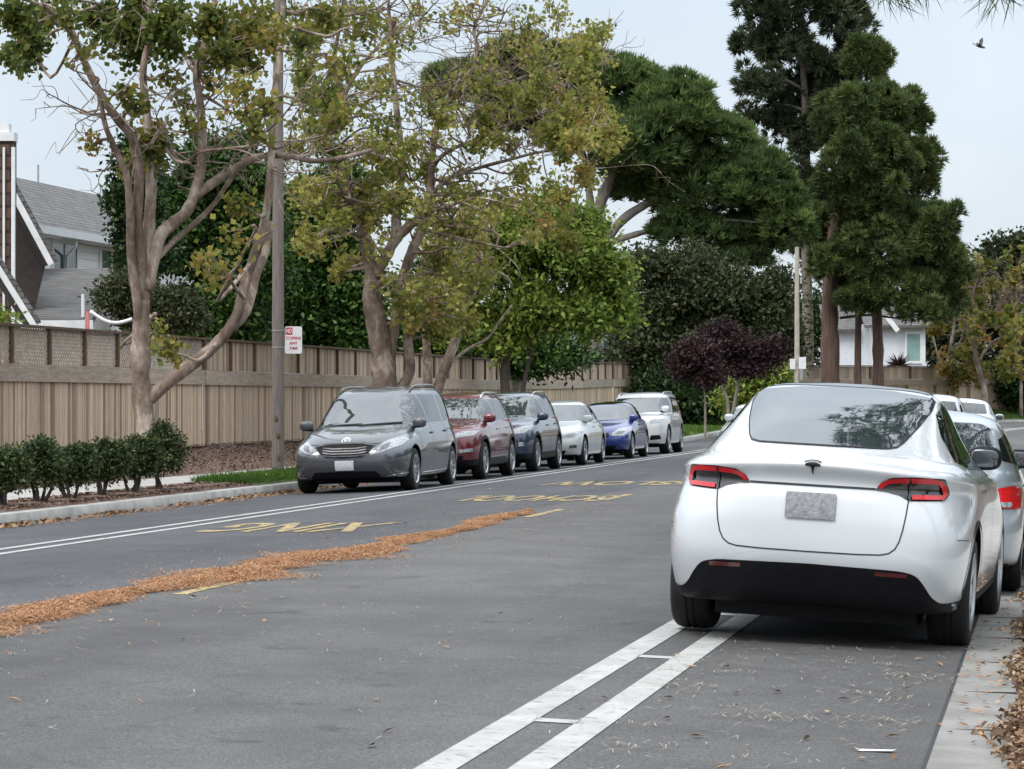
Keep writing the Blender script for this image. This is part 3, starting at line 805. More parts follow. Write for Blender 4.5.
MAT['suv_white'] = paint('suv_white', (.55, .56, .57), 0, .3)
hl5 = [(.52, .90), (.82, .92), (.88, 1.02), (.62, 1.03), (.52, .98)]
BOX_PANES = [('windshield', WS, mir([(0, 1.235), (.6, 1.235), (.78, 1.25), (.74, 1.48), (.66, 1.665), (0, 1.68)]), 'front'),
             ('rear_window', G_, mir([(0, 1.24), (.7, 1.24), (.64, 1.62), (0, 1.65)]), 'rear')] + \
            [('side_window', G_, p, k) for k in ('left', 'right') for p in ([(1.0, 1.2), (.1, 1.21), (.1, 1.66), (.45, 1.64), (.8, 1.42)], [(.03, 1.21), (-.9, 1.22), (-.95, 1.66), (.03, 1.665)], [(-1.0, 1.22), (-2.0, 1.25), (-1.95, 1.62), (-1.0, 1.66)])]
wsuv = make_car(dict(type='boxy', H=1.74, paint=MAT['suv_white'], spokes=6, label='tall boxy white SUV, last in the row at the grass verge', cat='suv', group=CARS_GROUP,
    mirror=(.95, 1.22), rails=(.2, -1.9, .62), rail_mat=MAT['alloy'], handles=[(.2, 1.05), (-.78, 1.06)], panes=BOX_PANES,
    marks=[('headlight', MAT['lamp_clear'], [('p', hl5, 'front', .006)]), ('headlight', MAT['lamp_clear'], [('p', neg(hl5), 'front', .006)]),
           ('grille', MAT['lamp_grey'], [('p', mir([(0, .48), (.34, .50), (.30, .70), (.42, .98), (.3, 1.03), (0, 1.04)]), 'front', .006)]), ('grille_bar', MAT['chrome'], [('s', [(-.34, z), (.34, z)], 'front', .011, .02) for z in (.55, .65, .75, .85, .95)]),
           ('lower_intake', MAT['black_plastic'], [('p', [(.5, .42), (.8, .44), (.78, .56), (.55, .56)], 'front', .006), ('p', neg([(.5, .42), (.8, .44), (.78, .56), (.55, .56)]), 'front', .006)]),
           ('number_plate', MAT['plate'], [('p', [(-.155, .52), (.155, .52), (.155, .67), (-.155, .67)], 'front', .016)]),
           ('tail_light', MAT['lamp_red'], [('p', [(.74, .9), (.9, .9), (.88, 1.2), (.74, 1.2)], 'rear', .006), ('p', neg([(.74, .9), (.9, .9), (.88, 1.2), (.74, 1.2)]), 'rear', .006)]),
           ('window_pillar', MAT['gloss_black'], [('p', [(.03, 1.2), (.1, 1.2), (.1, 1.665), (.03, 1.665)], k, .0045) for k in ('left', 'right')]),
           ('panel_gap', MAT['seam'], doors([[(1.05, 1.15), (1.05, .8), (1.0, .38)], [(.06, 1.2), (.05, .8), (.03, .38)], [(-.95, 1.2), (-.98, 1.0), (-.9, .8), (-.85, .45)]]))]))
park(wsuv, 83.0 + 1.42 * DV[1], 10.45 + .94, True)

# --- oncoming white car, half hidden
wcar = make_car(dict(type='hatch', L=4.4, W=1.76, H=1.37, paint=MAT['suv_white'], spokes=5, moving=True, label='oncoming white car half hidden behind the white crossover', cat='car',
    mirror=(.74, 1.0), handles=[(.05, .84), (-.85, .86)], panes=SED_PANES, marks=sedan_marks([TLS_M])))
park(wcar, 72.0, 6.95, True)

# --- silver hatchback ahead of the crossover
MAT['silver'] = paint('silver', (.36, .41, .45), .35, .3)
hl_t = [(.66, .70), (.86, .70), (.855, .85), (.80, .88), (.67, .855)]
silver = make_car(dict(type='hatch', L=4.5, W=1.78, H=1.46, paint=MAT['silver'], per=5, N=120, spokes=5, label='silver hatchback parked at the near kerb just ahead of the white crossover', cat='car',
    mirror=(.74, 1.02), mirror_mat=MAT['black_plastic'], handles=[(.05, .84), (-.85, .86)],
    panes=[('windshield', WS, mir([(0, 1.015), (.55, 1.015), (.73, 1.03), (.67, 1.2), (.56, 1.35), (0, 1.37)]), 'front'),
           ('rear_window', WS, mir([(0, 1.0), (.58, 1.0), (.66, 1.03), (.60, 1.32), (.5, 1.365), (0, 1.375)]), 'rear')] +
          [('side_window', G_, p, k) for k in ('left', 'right') for p in ([(.78, 1.0), (-.1, 1.0), (-.1, 1.35), (.08, 1.34), (.46, 1.19)], [(-.16, 1.0), (-1.0, 1.02), (-1.05, 1.30), (-.16, 1.355)], [(-1.1, 1.03), (-1.7, 1.07), (-1.45, 1.24), (-1.1, 1.29)])],
    marks=[('tail_light', MAT['lamp_red'], [('p', hl_t, 'rear', .007)]), ('tail_light', MAT['lamp_red'], [('p', neg(hl_t), 'rear', .007)]),
           ('tail_lens', MAT['lamp_clear'], [('p', [(.69, .71), (.79, .71), (.79, .75), (.69, .75)], 'rear', .011), ('p', neg([(.69, .71), (.79, .71), (.79, .75), (.69, .75)]), 'rear', .011)]),
           ('number_plate', MAT['plate'], [('p', [(-.155, .70), (.155, .70), (.155, .85), (-.155, .85)], 'rear', .014)]),
           ('bumper_trim', MAT['black_plastic'], [('p', mir([(0, .27), (.7, .27), (.66, .36), (0, .37)]), 'rear', .006)]),
           ('headlight', MAT['lamp_clear'], both(hl4)), ('window_pillar', MAT['gloss_black'], SED_PILL),
           ('panel_gap', MAT['seam'], SED_SEAMS + [('s', [(.60, .92), (.61, .68), (.55, .55), (0, .53), (-.55, .55), (-.61, .68), (-.60, .92)], 'rear', .003, .008)])]))
park(silver, 24.6 + 1.25 * DV[1], .25 + .9, False)

far_a = make_car(dict(type='suv', H=1.62, W=1.8, paint=MAT['suv_white'], spokes=5, label='far white SUV with dark rear window, left of the pair ahead on the near side', cat='suv', group='two far white cars ahead',
    mirror=(.82, 1.08), handles=[(.12, .95)], panes=SUV_PANES, marks=[('tail_light', MAT['lamp_red'], [('p', [(.6, 1.0), (.88, 1.0), (.83, 1.22), (.7, 1.2)], 'rear', .006), ('p', neg([(.6, 1.0), (.88, 1.0), (.83, 1.22), (.7, 1.2)]), 'rear', .006)]), ('panel_gap', MAT['seam'], SUV_SEAMS), ('number_plate', MAT['plate'], [('p', [(-.155, .75), (.155, .75), (.155, .9), (-.155, .9)], 'rear', .014)])]))
park(far_a, 70, 1.95 + .9, False)
far_b = make_car(dict(type='sedan', H=1.53, paint=MAT['white_paint'], spokes=5, label='far white sedan, right of the pair ahead on the near side', cat='sedan', group='two far white cars ahead',
    mirror=(.68, 1.02), handles=[(.05, .84)], panes=SED_PANES, marks=sedan_marks([TLS_M])))
park(far_b, 82, 1.55 + .9, False)
# ------------------------------------------------------------------ ground, street
def strip_mesh(name, os_, s0, s1, ds, m, dz=0.0, kind='structure', zf=None):
    ns = max(1, int((s1 - s0) / ds)); vs, fs = [], []
    for i in range(ns + 1):
        s = s0 + (s1 - s0) * i / ns
        for o in os_:
            p = RP(s, o); p.z += dz if zf is None else zf(s, o); vs.append(p)
    k = len(os_)
    for i in range(ns):
        for j in range(k - 1):
            a = i * k + j; fs.append((a, a + k, a + k + 1, a + 1))
    me = bpy.data.meshes.new(name); me.from_pydata([tuple(p) for p in vs], [], fs); mats(me, m)
    me.polygons.foreach_set('use_smooth', [True] * len(fs))
    o = link(name, me)
    return tag(o, kind=kind)


def asphalt(name, c):
    m, t, b = nt(name)
    sv = stretch(t, .35, .05, 1, TH)
    big = ramp(t, noise(t, 1.3, 5, .6, sv), [tuple(k * .70 for k in c), tuple(k * 1.18 for k in c)], [.34, .66])
    mid = ramp(t, noise(t, .9, 6, .65), [(.84, .84, .85), (1.12, 1.12, 1.11)], [.35, .65])
    fine = ramp(t, noise(t, 70, 3, .7), [(.5, .5, .5), (1.0, 1.0, 1.0), (1.75, 1.72, 1.68)], [.33, .5, .7])
    col = mixc(t, mixc(t, big, mid, 1.0, 'MULTIPLY'), fine, 1.0, 'MULTIPLY')
    spots = ramp(t, noise(t, 2.2, 3, .5), [(.55, .55, .56), (1, 1, 1)], [.27, .36])
    col = mixc(t, col, spots, .8, 'MULTIPLY')
    # hairline cracks and tar
    v = node(t, 'ShaderNodeTexVoronoi', feature='DISTANCE_TO_EDGE'); v.inputs['Scale'].default_value = .28
    c1 = node(t, 'ShaderNodeTexCoord'); nn = node(t, 'ShaderNodeTexNoise'); nn.inputs['Scale'].default_value = .8; nn.inputs['Detail'].default_value = 6
    t.links.new(c1.outputs['Object'], nn.inputs['Vector'])
    ad = node(t, 'ShaderNodeVectorMath', operation='ADD'); t.links.new(c1.outputs['Object'], ad.inputs[0]); t.links.new(nn.outputs['Color'], ad.inputs[1])
    t.links.new(ad.outputs[0], v.inputs['Vector'])
    cr = ramp(t, v.outputs['Distance'], [(.55, .55, .56), (1, 1, 1)], [.0025, .006])
    col = mixc(t, col, cr, .38, 'MULTIPLY')
    t.links.new(col, b.inputs['Base Color'])
    b.inputs['Roughness'].default_value = .82; b.inputs['Specular IOR Level'].default_value = .35
    bump(t, b, noise(t, 120, 3, .7), .55, .006)
    return m


MAT['asphalt'] = asphalt('asphalt', (.087, .086, .085))
MAT['asphalt_dark'] = asphalt('asphalt_dark', (.068, .070, .076))
MAT['concrete'] = pm('concrete', (.40, .39, .37), (.25, .245, .23), 3.2, .85, bumps=.35, bscale=50, detail=8)
MAT['gutter'] = pm('gutter', (.25, .245, .23), (.16, .157, .145), 2.6, .88, bumps=.4, bscale=60, detail=9)
MAT['sidewalk'] = pm('sidewalk', (.40, .39, .37), (.30, .29, .275), 2.2, .85, bumps=.3, bscale=40, detail=8)
MAT['mulch'] = pm('mulch', (.15, .095, .07), (.08, .05, .038), 14, .95, bumps=.9, bscale=30, detail=8)
MAT['soil'] = pm('soil', (.12, .095, .065), (.07, .06, .04), 5, .95, bumps=.6, bscale=14, detail=8)
MAT['lawn'] = pm('lawn', (.075, .12, .03), (.04, .075, .018), 4, .9, bumps=.6, bscale=30, detail=8)


def worn(name, c, under, lo=.36, hi=.5, sc=9):
    """road paint worn through to the asphalt"""
    m, t, b = nt(name)
    wear = ramp(t, noise(t, sc, 9, .72), [(0, 0, 0), (1, 1, 1)], [lo, hi])
    c1 = ramp(t, noise(t, 3, 6), [c, tuple(k * .72 for k in c)], [.35, .7])
    fac = node(t, 'ShaderNodeSeparateColor'); t.links.new(wear, fac.inputs[0])
    t.links.new(mixc(t, under, c1, fac.outputs[0]), b.inputs['Base Color'])
    b.inputs['Roughness'].default_value = .75
    bump(t, b, noise(t, 90, 3, .7), .4, .005)
    return m


MAT['white_line'] = worn('white_line', (.42, .42, .405), (.14, .14, .14), .33, .47, 12)
MAT['yellow_line'] = worn('yellow_line', (.60, .42, .12), (.13, .12, .10), .43, .62, 8)
MAT['red_kerb'] = worn('red_kerb', (.42, .045, .05), (.28, .24, .22), .3, .42)

RO = [.55, 1.5, 2.5, 3.5, 4.5, 5.6, 6.7]
SEND = 118 + 36 * 1.45
strip_mesh('road', RO, -12, SEND, 1.5, MAT['asphalt'])
strip_mesh('road', [6.7, 7.9, 9, 10.4, 11.2, 12.0, 12.65], -12, SEND, 1.5, MAT['asphalt_dark'])
strip_mesh('gutter', [.115, .3, .538], -12, SEND, 1.5, MAT['gutter'], dz=.001)
sg = strip_mesh('gutter_seam', [.537, .556], -12, 60, 1.0, MAT['seam'], dz=.003)
# gutter joints
mb = MB()
for k in range(40):
    s = 3.2 + k * 1.85
    mb.sbox(s, s + .012, .12, .535, gz(s, .3) - .03, gz(s, .3) + .007)
tag(mb.build('gutter_joint', MAT['seam']), kind='structure')
strip_mesh('kerb', [.1155, .105, .085, -.05], -12, 6.5, .5, MAT['red_kerb'])
strip_mesh('kerb', [.1155, .105, .085, -.05], 16.0, SEND, 1.2, MAT['concrete'])
strip_mesh('kerb', [.1155, .105, .085, -.05], 6.5, 16.0, .5, MAT['red_kerb'])
strip_mesh('kerb', [12.65, 12.6665, 12.70, 12.82], -12, SEND, 1.0, MAT['concrete'])
strip_mesh('sidewalk', [-.05, -.06, -1.8], -12, SEND, 1.5, MAT['sidewalk'])
strip_mesh('sidewalk', [13.9, 14.6, 15.3], -12, SEND, 1.5, MAT['sidewalk'])
strip_mesh('planting_strip', [12.82, 13.3, 13.9], -12, 47.5, 1.0, MAT['mulch'], zf=lambda s, o: .05 * math.sin(PI * (o - 12.82) / 1.08))
strip_mesh('planting_strip', [12.82, 13.3, 13.9], 47.5, SEND, 1.0, MAT['lawn'], zf=lambda s, o: .05 * math.sin(PI * (o - 12.82) / 1.08))
strip_mesh('mulch_bank', [15.3, 15.8, 16.4, 16.9], -12, 86, .8, MAT['mulch'], zf=lambda s, o: .05 * math.sin(s * 1.7 + o * 3) * (o - 15.3) / 1.6 if o > 15.4 else 0)
strip_mesh('verge', [15.3, 15.8, 16.4, 16.9], 86, SEND, .8, MAT['lawn'])
strip_mesh('ground_behind_fence', [16.9, 18.0, 25, 40, 60], -12, SEND, 3, MAT['soil'])
strip_mesh('ground_behind_sidewalk', [-1.8, -8, -30], -12, S_BEND, 6, MAT['soil'])
mb = MB(); n = 64
mb.add([(0, 40, -.3)] + [(1500 * math.cos(2 * PI * k / n), 40 + 1500 * math.sin(2 * PI * k / n), -.3) for k in range(n)], [(0, k + 1, (k + 1) % n + 1) for k in range(n)])
tag(mb.build('ground', MAT['soil']), kind='structure')


# ------------------------------------------------------------------ paint on the road
def ribbon(mb, s0, s1, oc, w, dz=.004, ds=1.2):
    n = max(1, int((s1 - s0) / ds))
    L = []
    for i in range(n + 1):
        s = s0 + (s1 - s0) * i / n
        for k in (0, .5, 1):
            o = oc - w / 2 + w * k
            p = RP(s, o); p.z += dz; L.append(p)
    mb.add(L, [f for i in range(n) for f in ((i * 3, i * 3 + 3, i * 3 + 4, i * 3 + 1), (i * 3 + 1, i * 3 + 4, i * 3 + 5, i * 3 + 2))])


def line(name, s0, s1, oc, w, m):
    mb = MB(); ribbon(mb, s0, s1, oc, w)
    return tag(mb.build(name, m, smooth=True), kind='structure')


LA, LB = 2.44, 2.09
line('lane_line', -8, SEND, LA, .16, MAT['white_line'])
line('lane_line', -8, SEND, LB, .16, MAT['white_line'])
mb = MB()
for k in range(34):
    s = 6.6 + k * 3.5
    q = [RP(s, LB + .07), RP(s, LA - .07), RP(s + .15, LA - .07), RP(s + .15, LB + .07)]
    mb.add([(p.x, p.y, p.z + .004) for p in q], [(0, 1, 2, 3)])
tag(mb.build('buffer_marking', MAT['white_line']), kind='structure')
line('lane_line', 5, SEND, 10.22, .12, MAT['white_line'])
line('lane_line', 5, SEND, 9.86, .12, MAT['white_line'])
for k in range(16):
    s = -2 + k * 7.4 + (1.0 if k % 2 else 0)
    line('centre_dash', s, s + 2.6, 6.33, .11, MAT['yellow_line'])


def road_word(txt, D, px, width, length):
    cu = bpy.data.curves.new('t', 'FONT'); cu.body = txt; cu.align_x = 'CENTER'; cu.align_y = 'CENTER'; cu.size = 1; cu.resolution_u = 4; cu.offset = .022
    ob = bpy.data.objects.new('t', cu); COL.objects.link(ob)
    dg = bpy.context.evaluated_depsgraph_get(); dg.update()
    me = bpy.data.meshes.new_from_object(ob.evaluated_get(dg))
    bpy.data.objects.remove(ob)
    xs = [v.co.x for v in me.vertices]; ys = [v.co.y for v in me.vertices]
    kx, ky = width / (max(xs) - min(xs)), length / (max(ys) - min(ys)); cy = (max(ys) + min(ys)) / 2
    p0 = P(px, 0, D); s0, o0 = SO(p0.x, D)
    bm = bmesh.new(); bm.from_mesh(me)
    bmesh.ops.triangulate(bm, faces=bm.faces[:])
    for v in bm.verts:
        s, o = s0 - (v.co.y - cy) * ky, o0 + v.co.x * kx
        p = RP(s, o); v.co = (p.x, p.y, p.z + .006)
    bm.to_mesh(me); bm.free()
    me.materials.clear(); mats(me, MAT['yellow_line'])
    return tag(link('road_lettering', me), kind='structure')


road_word('XING', 33.9, 296, 1.85, 2.5)
road_word('SCHOOL', 43.6, 536, 2.2, 2.5)
road_word('SLOW', 51.5, 612, 2.2, 2.5)

# ------------------------------------------------------------------ fences
MAT['plank'] = pm('plank', (.64, .495, .36), (.45, .34, .245), 5, .85, bumps=.4, bscale=18, tint=[(.40, .36, .33), (.74, .76, .8), (1.02, 1.0, .97), (1.22, 1.22, 1.2)], stretchv=(9, 9, .7))
MAT['rail_wood'] = pm('rail_wood', (.46, .38, .30), (.30, .24, .19), 4, .88, bumps=.5, bscale=14, tint=[(.8, .8, .8), (1.1, 1.1, 1.1)], stretchv=(7, .7, 7, TH))
MAT['post_wood'] = pm('post_wood', (.15, .095, .065), (.09, .06, .042), 5, .9, bumps=.3, bscale=20, stretchv=(6, 6, 1))
MAT['lattice'] = pm('lattice', (.46, .39, .32), (.33, .27, .22), 6, .88)


def fence(label, s0, s1, style, seg=1.9, zb=.40, dw=.115, o=17.0):
    t = thing('wooden_fence', label, 'fence', (0, 0, 0))
    # boards
    mb = MB(); s = s0
    while s < s1:
        w = dw * R_.uniform(.82, 1.12)
        mb.tint = R_.choice([.15, .45, .55, .6, .65, .7, .8, .9]) + R_.uniform(-.08, .08)
        if R_.random() < .06: mb.tint = .04
        j = R_.uniform(-.006, .006)
        mb.sbox(s, min(s1, s + w - .006), o + j, o + .022 + j, zb, 1.84, rise(s), rise(s + w)); s += w
    mb.build('boards', MAT['plank'], t)
    mb = MB(); s = s0
    while s < s1:
        e = min(s1, s + seg * 2); mb.tint = R_.random()
        mb.sbox(s, e - .008, o - .055, o - .003, 1.80, 2.09, rise(s), rise(e)); s = e
    mb.build('kickboard', MAT['rail_wood'], t)
    # top and its posts
    n = int((s1 - s0) / seg)
    for k in range(n + 1):
        s = s0 + k * seg; mb = MB()
        mb.sbox(s, s + .095, o - .05, o + .05, 2.095, 2.70 + R_.uniform(0, .01), rise(s), rise(s))
        mb.build('post', MAT['post_wood'], t)
    mb = MB()
    for k in range(n):
        s = s0 + k * seg; mb.tint = R_.random()
        mb.sbox(s, s + seg - .004, o - .075, o + .075, 2.712, 2.755, rise(s), rise(s + seg))
    mb.build('cap_rail', MAT['post_wood'], t)
    mb = MB()
    if style == 'lattice':
        h0, h1 = 2.10, 2.70; H = h1 - h0
        for dirn, oo in ((1, o + .008), (-1, o + .018)):
            s = s0 - H
            while s < s1:
                a0, a1 = s, s + H
                zz = (h0, h1) if dirn > 0 else (h1, h0)
                b0, b1 = max(a0, s0), min(a1, s1)
                if b1 - b0 > .05:
                    z0 = zz[0] + (zz[1] - zz[0]) * (b0 - a0) / H; z1 = zz[0] + (zz[1] - zz[0]) * (b1 - a0) / H
                    p, q = RP(b0, oo, z0 + rise(b0)), RP(b1, oo, z1 + rise(b1))
                    mb.beam(p, q, .007, .048)
                s += .125
        mb.build('lattice', MAT['lattice'], t)
    else:
        s = s0
        while s < s1:
            w = dw * R_.uniform(.9, 1.35); mb.tint = R_.uniform(.05, .75)
            mb.sbox(s, min(s1, s + w - .006), o + .004, o + .02, 2.095, 2.70, rise(s), rise(s + w)); s += w
        mb.build('top_boards', MAT['plank'], t)
    return t


fence('weathered plank fence with a see-through lattice top, behind the clipped shrubs', 34, 58.7, 'lattice')
fence('weathered plank fence with a solid board top, behind the row of parked cars', 58.8, 116, 'boards')
fence('far plank fence curving round the bend under the tall pines', 116.2, SEND - 1, 'boards', seg=2.2, dw=.2)

# ------------------------------------------------------------------ poles and signs
MAT['pole_wood'] = pm('pole_wood', (.22, .19, .168), (.13, .108, .095), 5, .85, bumps=.5, bscale=14, stretchv=(8, 8, .5))
MAT['sign_white'] = pm('sign_white', (.72, .72, .72), (.62, .62, .63), 8, .4)
MAT['sign_red'] = pm('sign_red', (.50, .05, .07), None, 8, .4)
MAT['galv'] = pm('galv', (.42, .42, .41), (.32, .32, .31), 8, .45, metal=.6)
MAT['pale_pole'] = pm('pale_pole', (.42, .38, .32), (.32, .29, .25), 4, .7)

PD = 54.0
pp = G(278, PD)
t = thing('utility_pole', 'tall weathered wooden utility pole with a street sign strapped to it, in the grass strip', 'utility pole', pp)
mb = MB(); mb.tube([(0, 0, -.3), (0, 0, 3), (0.0, 0, 7), (0, 0, 11.5)], [.112, .106, .093, .08], 18)
mb.build('shaft', MAT['pole_wood'], t, smooth=True, angle=50)
mb = MB()
for z, a in ((.35, .15), (.75, .10), (1.05, -.2)):
    mb = MB(); mb.blob((math.sin(a) * .118, -math.cos(a) * .118, z), (.035, .012, .06), 1, 10, 8)
    mb.build('knot', MAT['post_wood'], t, smooth=True)
mb = MB(); mb.lathe([(.0, .0), (.30, .0), (.30, .06), (.24, .075), (.0, .076)], 20, 'z'); mb.build('footing', MAT['concrete'], t)
sx, sz = (293.5 - 278) / 3000 * PD, CAMZ + 60 / 3000 * PD
t = thing('parking_sign', 'white parking sign with red lettering strapped to the wooden pole', 'sign', (pp.x + sx, PD - .02, sz))
mb = MB(); w, h = .155, .245
out = soften([(-w, -h), (w, -h), (w, h), (-w, h)], .04, 5)
mb.prism([(x, .003, z) for x, z in out], (0, -.006, 0)); mb.build('panel', MAT['sign_white'], t)


def letters(txt, size, x, z, m, parent, y=-.0065, name='lettering', wid=None):
    cu = bpy.data.curves.new('t', 'FONT'); cu.body = txt; cu.align_x = 'CENTER'; cu.align_y = 'CENTER'; cu.size = size; cu.offset = .002
    ob = bpy.data.objects.new('t', cu); COL.objects.link(ob)
    dg = bpy.context.evaluated_depsgraph_get(); dg.update()
    me = bpy.data.meshes.new_from_object(ob.evaluated_get(dg)); bpy.data.objects.remove(ob)
    xs = [v.co.x for v in me.vertices]; k = (wid / (max(xs) - min(xs))) if wid else 1
    for v in me.vertices: v.co = (x + v.co.x * k, y, z + v.co.y)
    me.materials.clear(); mats(me, m)
    return link(name, me, parent)


mb = MB(); mb.box(-.145, -.015, -.0055, -.004, .095, .225); mb.build('red_block', MAT['sign_red'], t)
letters('NO', .105, -.08, .16, MAT['sign_white'], t, wid=.10)
letters('STOPPING', .075, 0, .03, MAT['sign_red'], t, wid=.27)
letters('ANY', .07, 0, -.06, MAT['sign_red'], t)
letters('TIME', .07, 0, -.15, MAT['sign_red'], t)
mb = MB()
for z in (.17, -.13):
    mb.beam((-.16, .006, z), (-.03, .006, z), .006, .022)
    mb.lathe([(.112, z - .012), (.1145, z - .012), (.1145, z + .012), (.112, z + .012)], 24, 'z', (-sx, .02, 0))
mb.build('strap', MAT['galv'], t)

p2 = G(797, 104)
t = thing('lamp_post', 'slim pale street pole with small sign boxes, in front of the reddish pine trunks', 'pole', p2)
mb = MB(); mb.tube([(0, 0, 0), (0, 0, 3), (0, 0, (400 - 247) / 3000 * 104 + CAMZ - p2.z)], [.10, .09, .075], 12); mb.build('shaft', MAT['pale_pole'], t, smooth=True, angle=50)
zc = CAMZ + 36 / 3000 * 104 - p2.z
mb = MB(); mb.box(-.26, -.07, -.14, -.10, zc - .18, zc + .18); mb.box(.05, .30, -.14, -.10, zc - .17, zc + .24); mb.build('sign_panel', MAT['sign_white'], t)
mb = MB(); mb.box(-.24, .28, -.10, -.085, zc - .03, zc + .03); mb.box(.08, .20, -.13, -.09, zc - .55, zc - .18); mb.build('bracket', MAT['galv'], t)

# ------------------------------------------------------------------ houses
MAT['siding'] = pm('siding', (.82, .82, .81), (.76, .76, .755), 3, .7)
MAT['siding_white'] = pm('siding_white', (.66, .69, .73), (.58, .61, .65), 3, .7)
MAT['trim_white'] = pm('trim_white', (.72, .73, .74), (.62, .63, .64), 5, .55)
MAT['shaded_wood'] = pm('shaded_wood', (.045, .036, .032), (.025, .021, .019), 6, .85)  # shade under the gables put into the colour of soffit and gable wall
MAT['win_glass'] = pm('win_glass', (.03, .05, .05), (.05, .08, .075), 2, .04, ior=1.45)


def shingles(name, c, sc=(2.6, 5.5), ang=0.0, zk=1.0):
    m, t, b = nt(name)
    c0 = node(t, 'ShaderNodeTexCoord'); sp = node(t, 'ShaderNodeSeparateXYZ'); t.links.new(c0.outputs['Object'], sp.inputs[0])
    cb = node(t, 'ShaderNodeCombineXYZ')
    ax = node(t, 'ShaderNodeMath', operation='ADD'); t.links.new(sp.outputs['X'], ax.inputs[0]); t.links.new(sp.outputs['Y'], ax.inputs[1])
    t.links.new(ax.outputs[0], cb.inputs['X']); t.links.new(sp.outputs['Z'], cb.inputs['Y'])
    br = node(t, 'ShaderNodeTexBrick'); t.links.new(cb.outputs[0], br.inputs['Vector'])
    br.inputs['Color1'].default_value = rgba(c); br.inputs['Color2'].default_value = rgba(tuple(k * .72 for k in c)); br.inputs['Mortar'].default_value = rgba(tuple(k * .33 for k in c))
    br.inputs['Scale'].default_value = 1.0; br.inputs['Brick Width'].default_value = sc[0]; br.inputs['Row Height'].default_value = sc[1]; br.inputs['Mortar Size'].default_value = sc[1] * .12
    br.inputs['Bias'].default_value = -.1
    n = ramp(t, noise(t, 3, 6), [(.78, .78, .78), (1.15, 1.15, 1.15)], [.35, .65])
    t.links.new(mixc(t, br.outputs['Color'], n, 1.0, 'MULTIPLY'), b.inputs['Base Color'])
    b.inputs['Roughness'].default_value = .9
    bump(t, b, br.outputs['Fac'], -.5, .03)
    return m


MAT['shingle_grey'] = shingles('shingle_grey', (.135, .132, .128), (.30, .115))
MAT['shingle_low'] = shingles('shingle_low', (.13, .127, .123), (.30, .055))
MAT['shingle_brown'] = shingles('shingle_brown', (.10, .06, .045), (.26, .26))


def W(s, o, z): return tuple(RP(s, o, z))


def slab(mb, a, b, c, d, th):
    """quad a b c d thickened downwards"""
    v = [Vector(p) for p in (a, b, c, d)]
    mb.hexa([p - Vector((0, 0, th)) for p in v] + v)


t = thing('house', 'grey shingled house with steep white-edged gables and a tall chimney, behind the lattice fence', 'house', (0, 0, 0))
s0, s1, ow, orr, zt, zr = 64.5, 90.0, 24.6, 27.6, 5.75, 7.5
mb = MB(); mb.sbox(s0 + .4, s1 - .4, ow, ow + 6, .6, zt); mb.build('wall', MAT['siding'], t)
mb = MB()
z = 3.6
while z < zt - .1:
    mb.sbox(s0 + .4, s1 - .4, ow - .018, ow - .002, z, z + .175); z += .19
mb.build('siding_board', MAT['siding'], t)
mb = MB()
slab(mb, W(s0, ow - .36, zt - .05), W(s1, ow - .36, zt - .05), W(s1, orr, zr), W(s0, orr, zr), .14)
slab(mb, W(s0, orr, zr), W(s1, orr, zr), W(s1, ow + 6.6, zt - .05), W(s0, ow + 6.6, zt - .05), .14)
mb.build('roof', MAT['shingle_grey'], t)
mb = MB(); mb.sbox(s0, s1, ow - .50, ow - .365, zt - .22, zt - .03); mb.build('gutter', MAT['trim_white'], t)
mb = MB(); mb.sbox(s0, s1, ow - .36, ow - .05, zt - .24, zt - .20); mb.build('soffit', MAT['trim_white'], t)
gp_ = RP(72.2, ow - .4, 0)
mb = MB(); mb.tube([(gp_.x, gp_.y, zt - .2), (gp_.x - .02, gp_.y + .1, zt - .42), (gp_.x - .25, gp_.y + .2, zt - .62), (gp_.x - .25, gp_.y + .22, zt - 1.5)], .04, 8); mb.build('downpipe', MAT['trim_white'], t, smooth=True)
for sa, sb, za, zb_ in ((71.5, 73.3, 4.62, 5.42), (75.3, 77.0, 4.62, 5.42)):
    mb = MB()
    for a, b, c, d in ((sa - .13, sb + .13, za - .13, za), (sa - .13, sb + .13, zb_, zb_ + .13), (sa - .13, sa, za, zb_), (sb, sb + .13, za, zb_), ((sa + sb) / 2 - .05, (sa + sb) / 2 + .05, za, zb_)):
        mb.sbox(a, b, ow - .07, ow - .02, c, d)
    f = mb.build('window', MAT['trim_white'], t)
    mb = MB(); mb.sbox(sa, sb, ow - .045, ow - .03, za, zb_); mb.build('pane', MAT['win_glass'], f)
# lower roof sloping toward the viewer
mb = MB(); slab(mb, W(61.6, 20.3, 3.22), W(61.6, 25.2, 3.22), W(70.5, 27.0, 4.72), W(70.5, 22.4, 4.72), .14); mb.build('lower_roof', MAT['shingle_low'], t)
mb = MB(); mb.add([W(61.56, 20.25, 3.0), W(61.56, 25.2, 3.0), W(61.56, 25.2, 3.2), W(61.56, 20.25, 3.2), W(61.7, 20.25, 3.0), W(61.7, 25.2, 3.0), W(61.7, 25.2, 3.2), W(61.7, 20.25, 3.2)],
                  [(0, 1, 2, 3), (4, 5, 6, 7), (3, 2, 6, 7), (0, 1, 5, 4)]); mb.build('lower_gutter', MAT['trim_white'], t)
mb = MB(); mb.hexa([W(62.2, 20.8, .5), W(62.2, 25, .5), W(71, 26.5, .5), W(71, 22.8, .5), W(62.2, 20.8, 3.1), W(62.2, 25, 3.1), W(71, 26.5, 4.3), W(71, 22.8, 4.3)]); mb.build('lower_wall', MAT['siding'], t)
mb = MB()
for px_, py_, D_ in ((38, 157, 85.0), (90, 192, 88.0)):
    q = P(px_, py_ + 6, D_); mb.tube([q - Vector((0, 0, 1.3)), q + Vector((0, 0, -.05))], .03, 8)
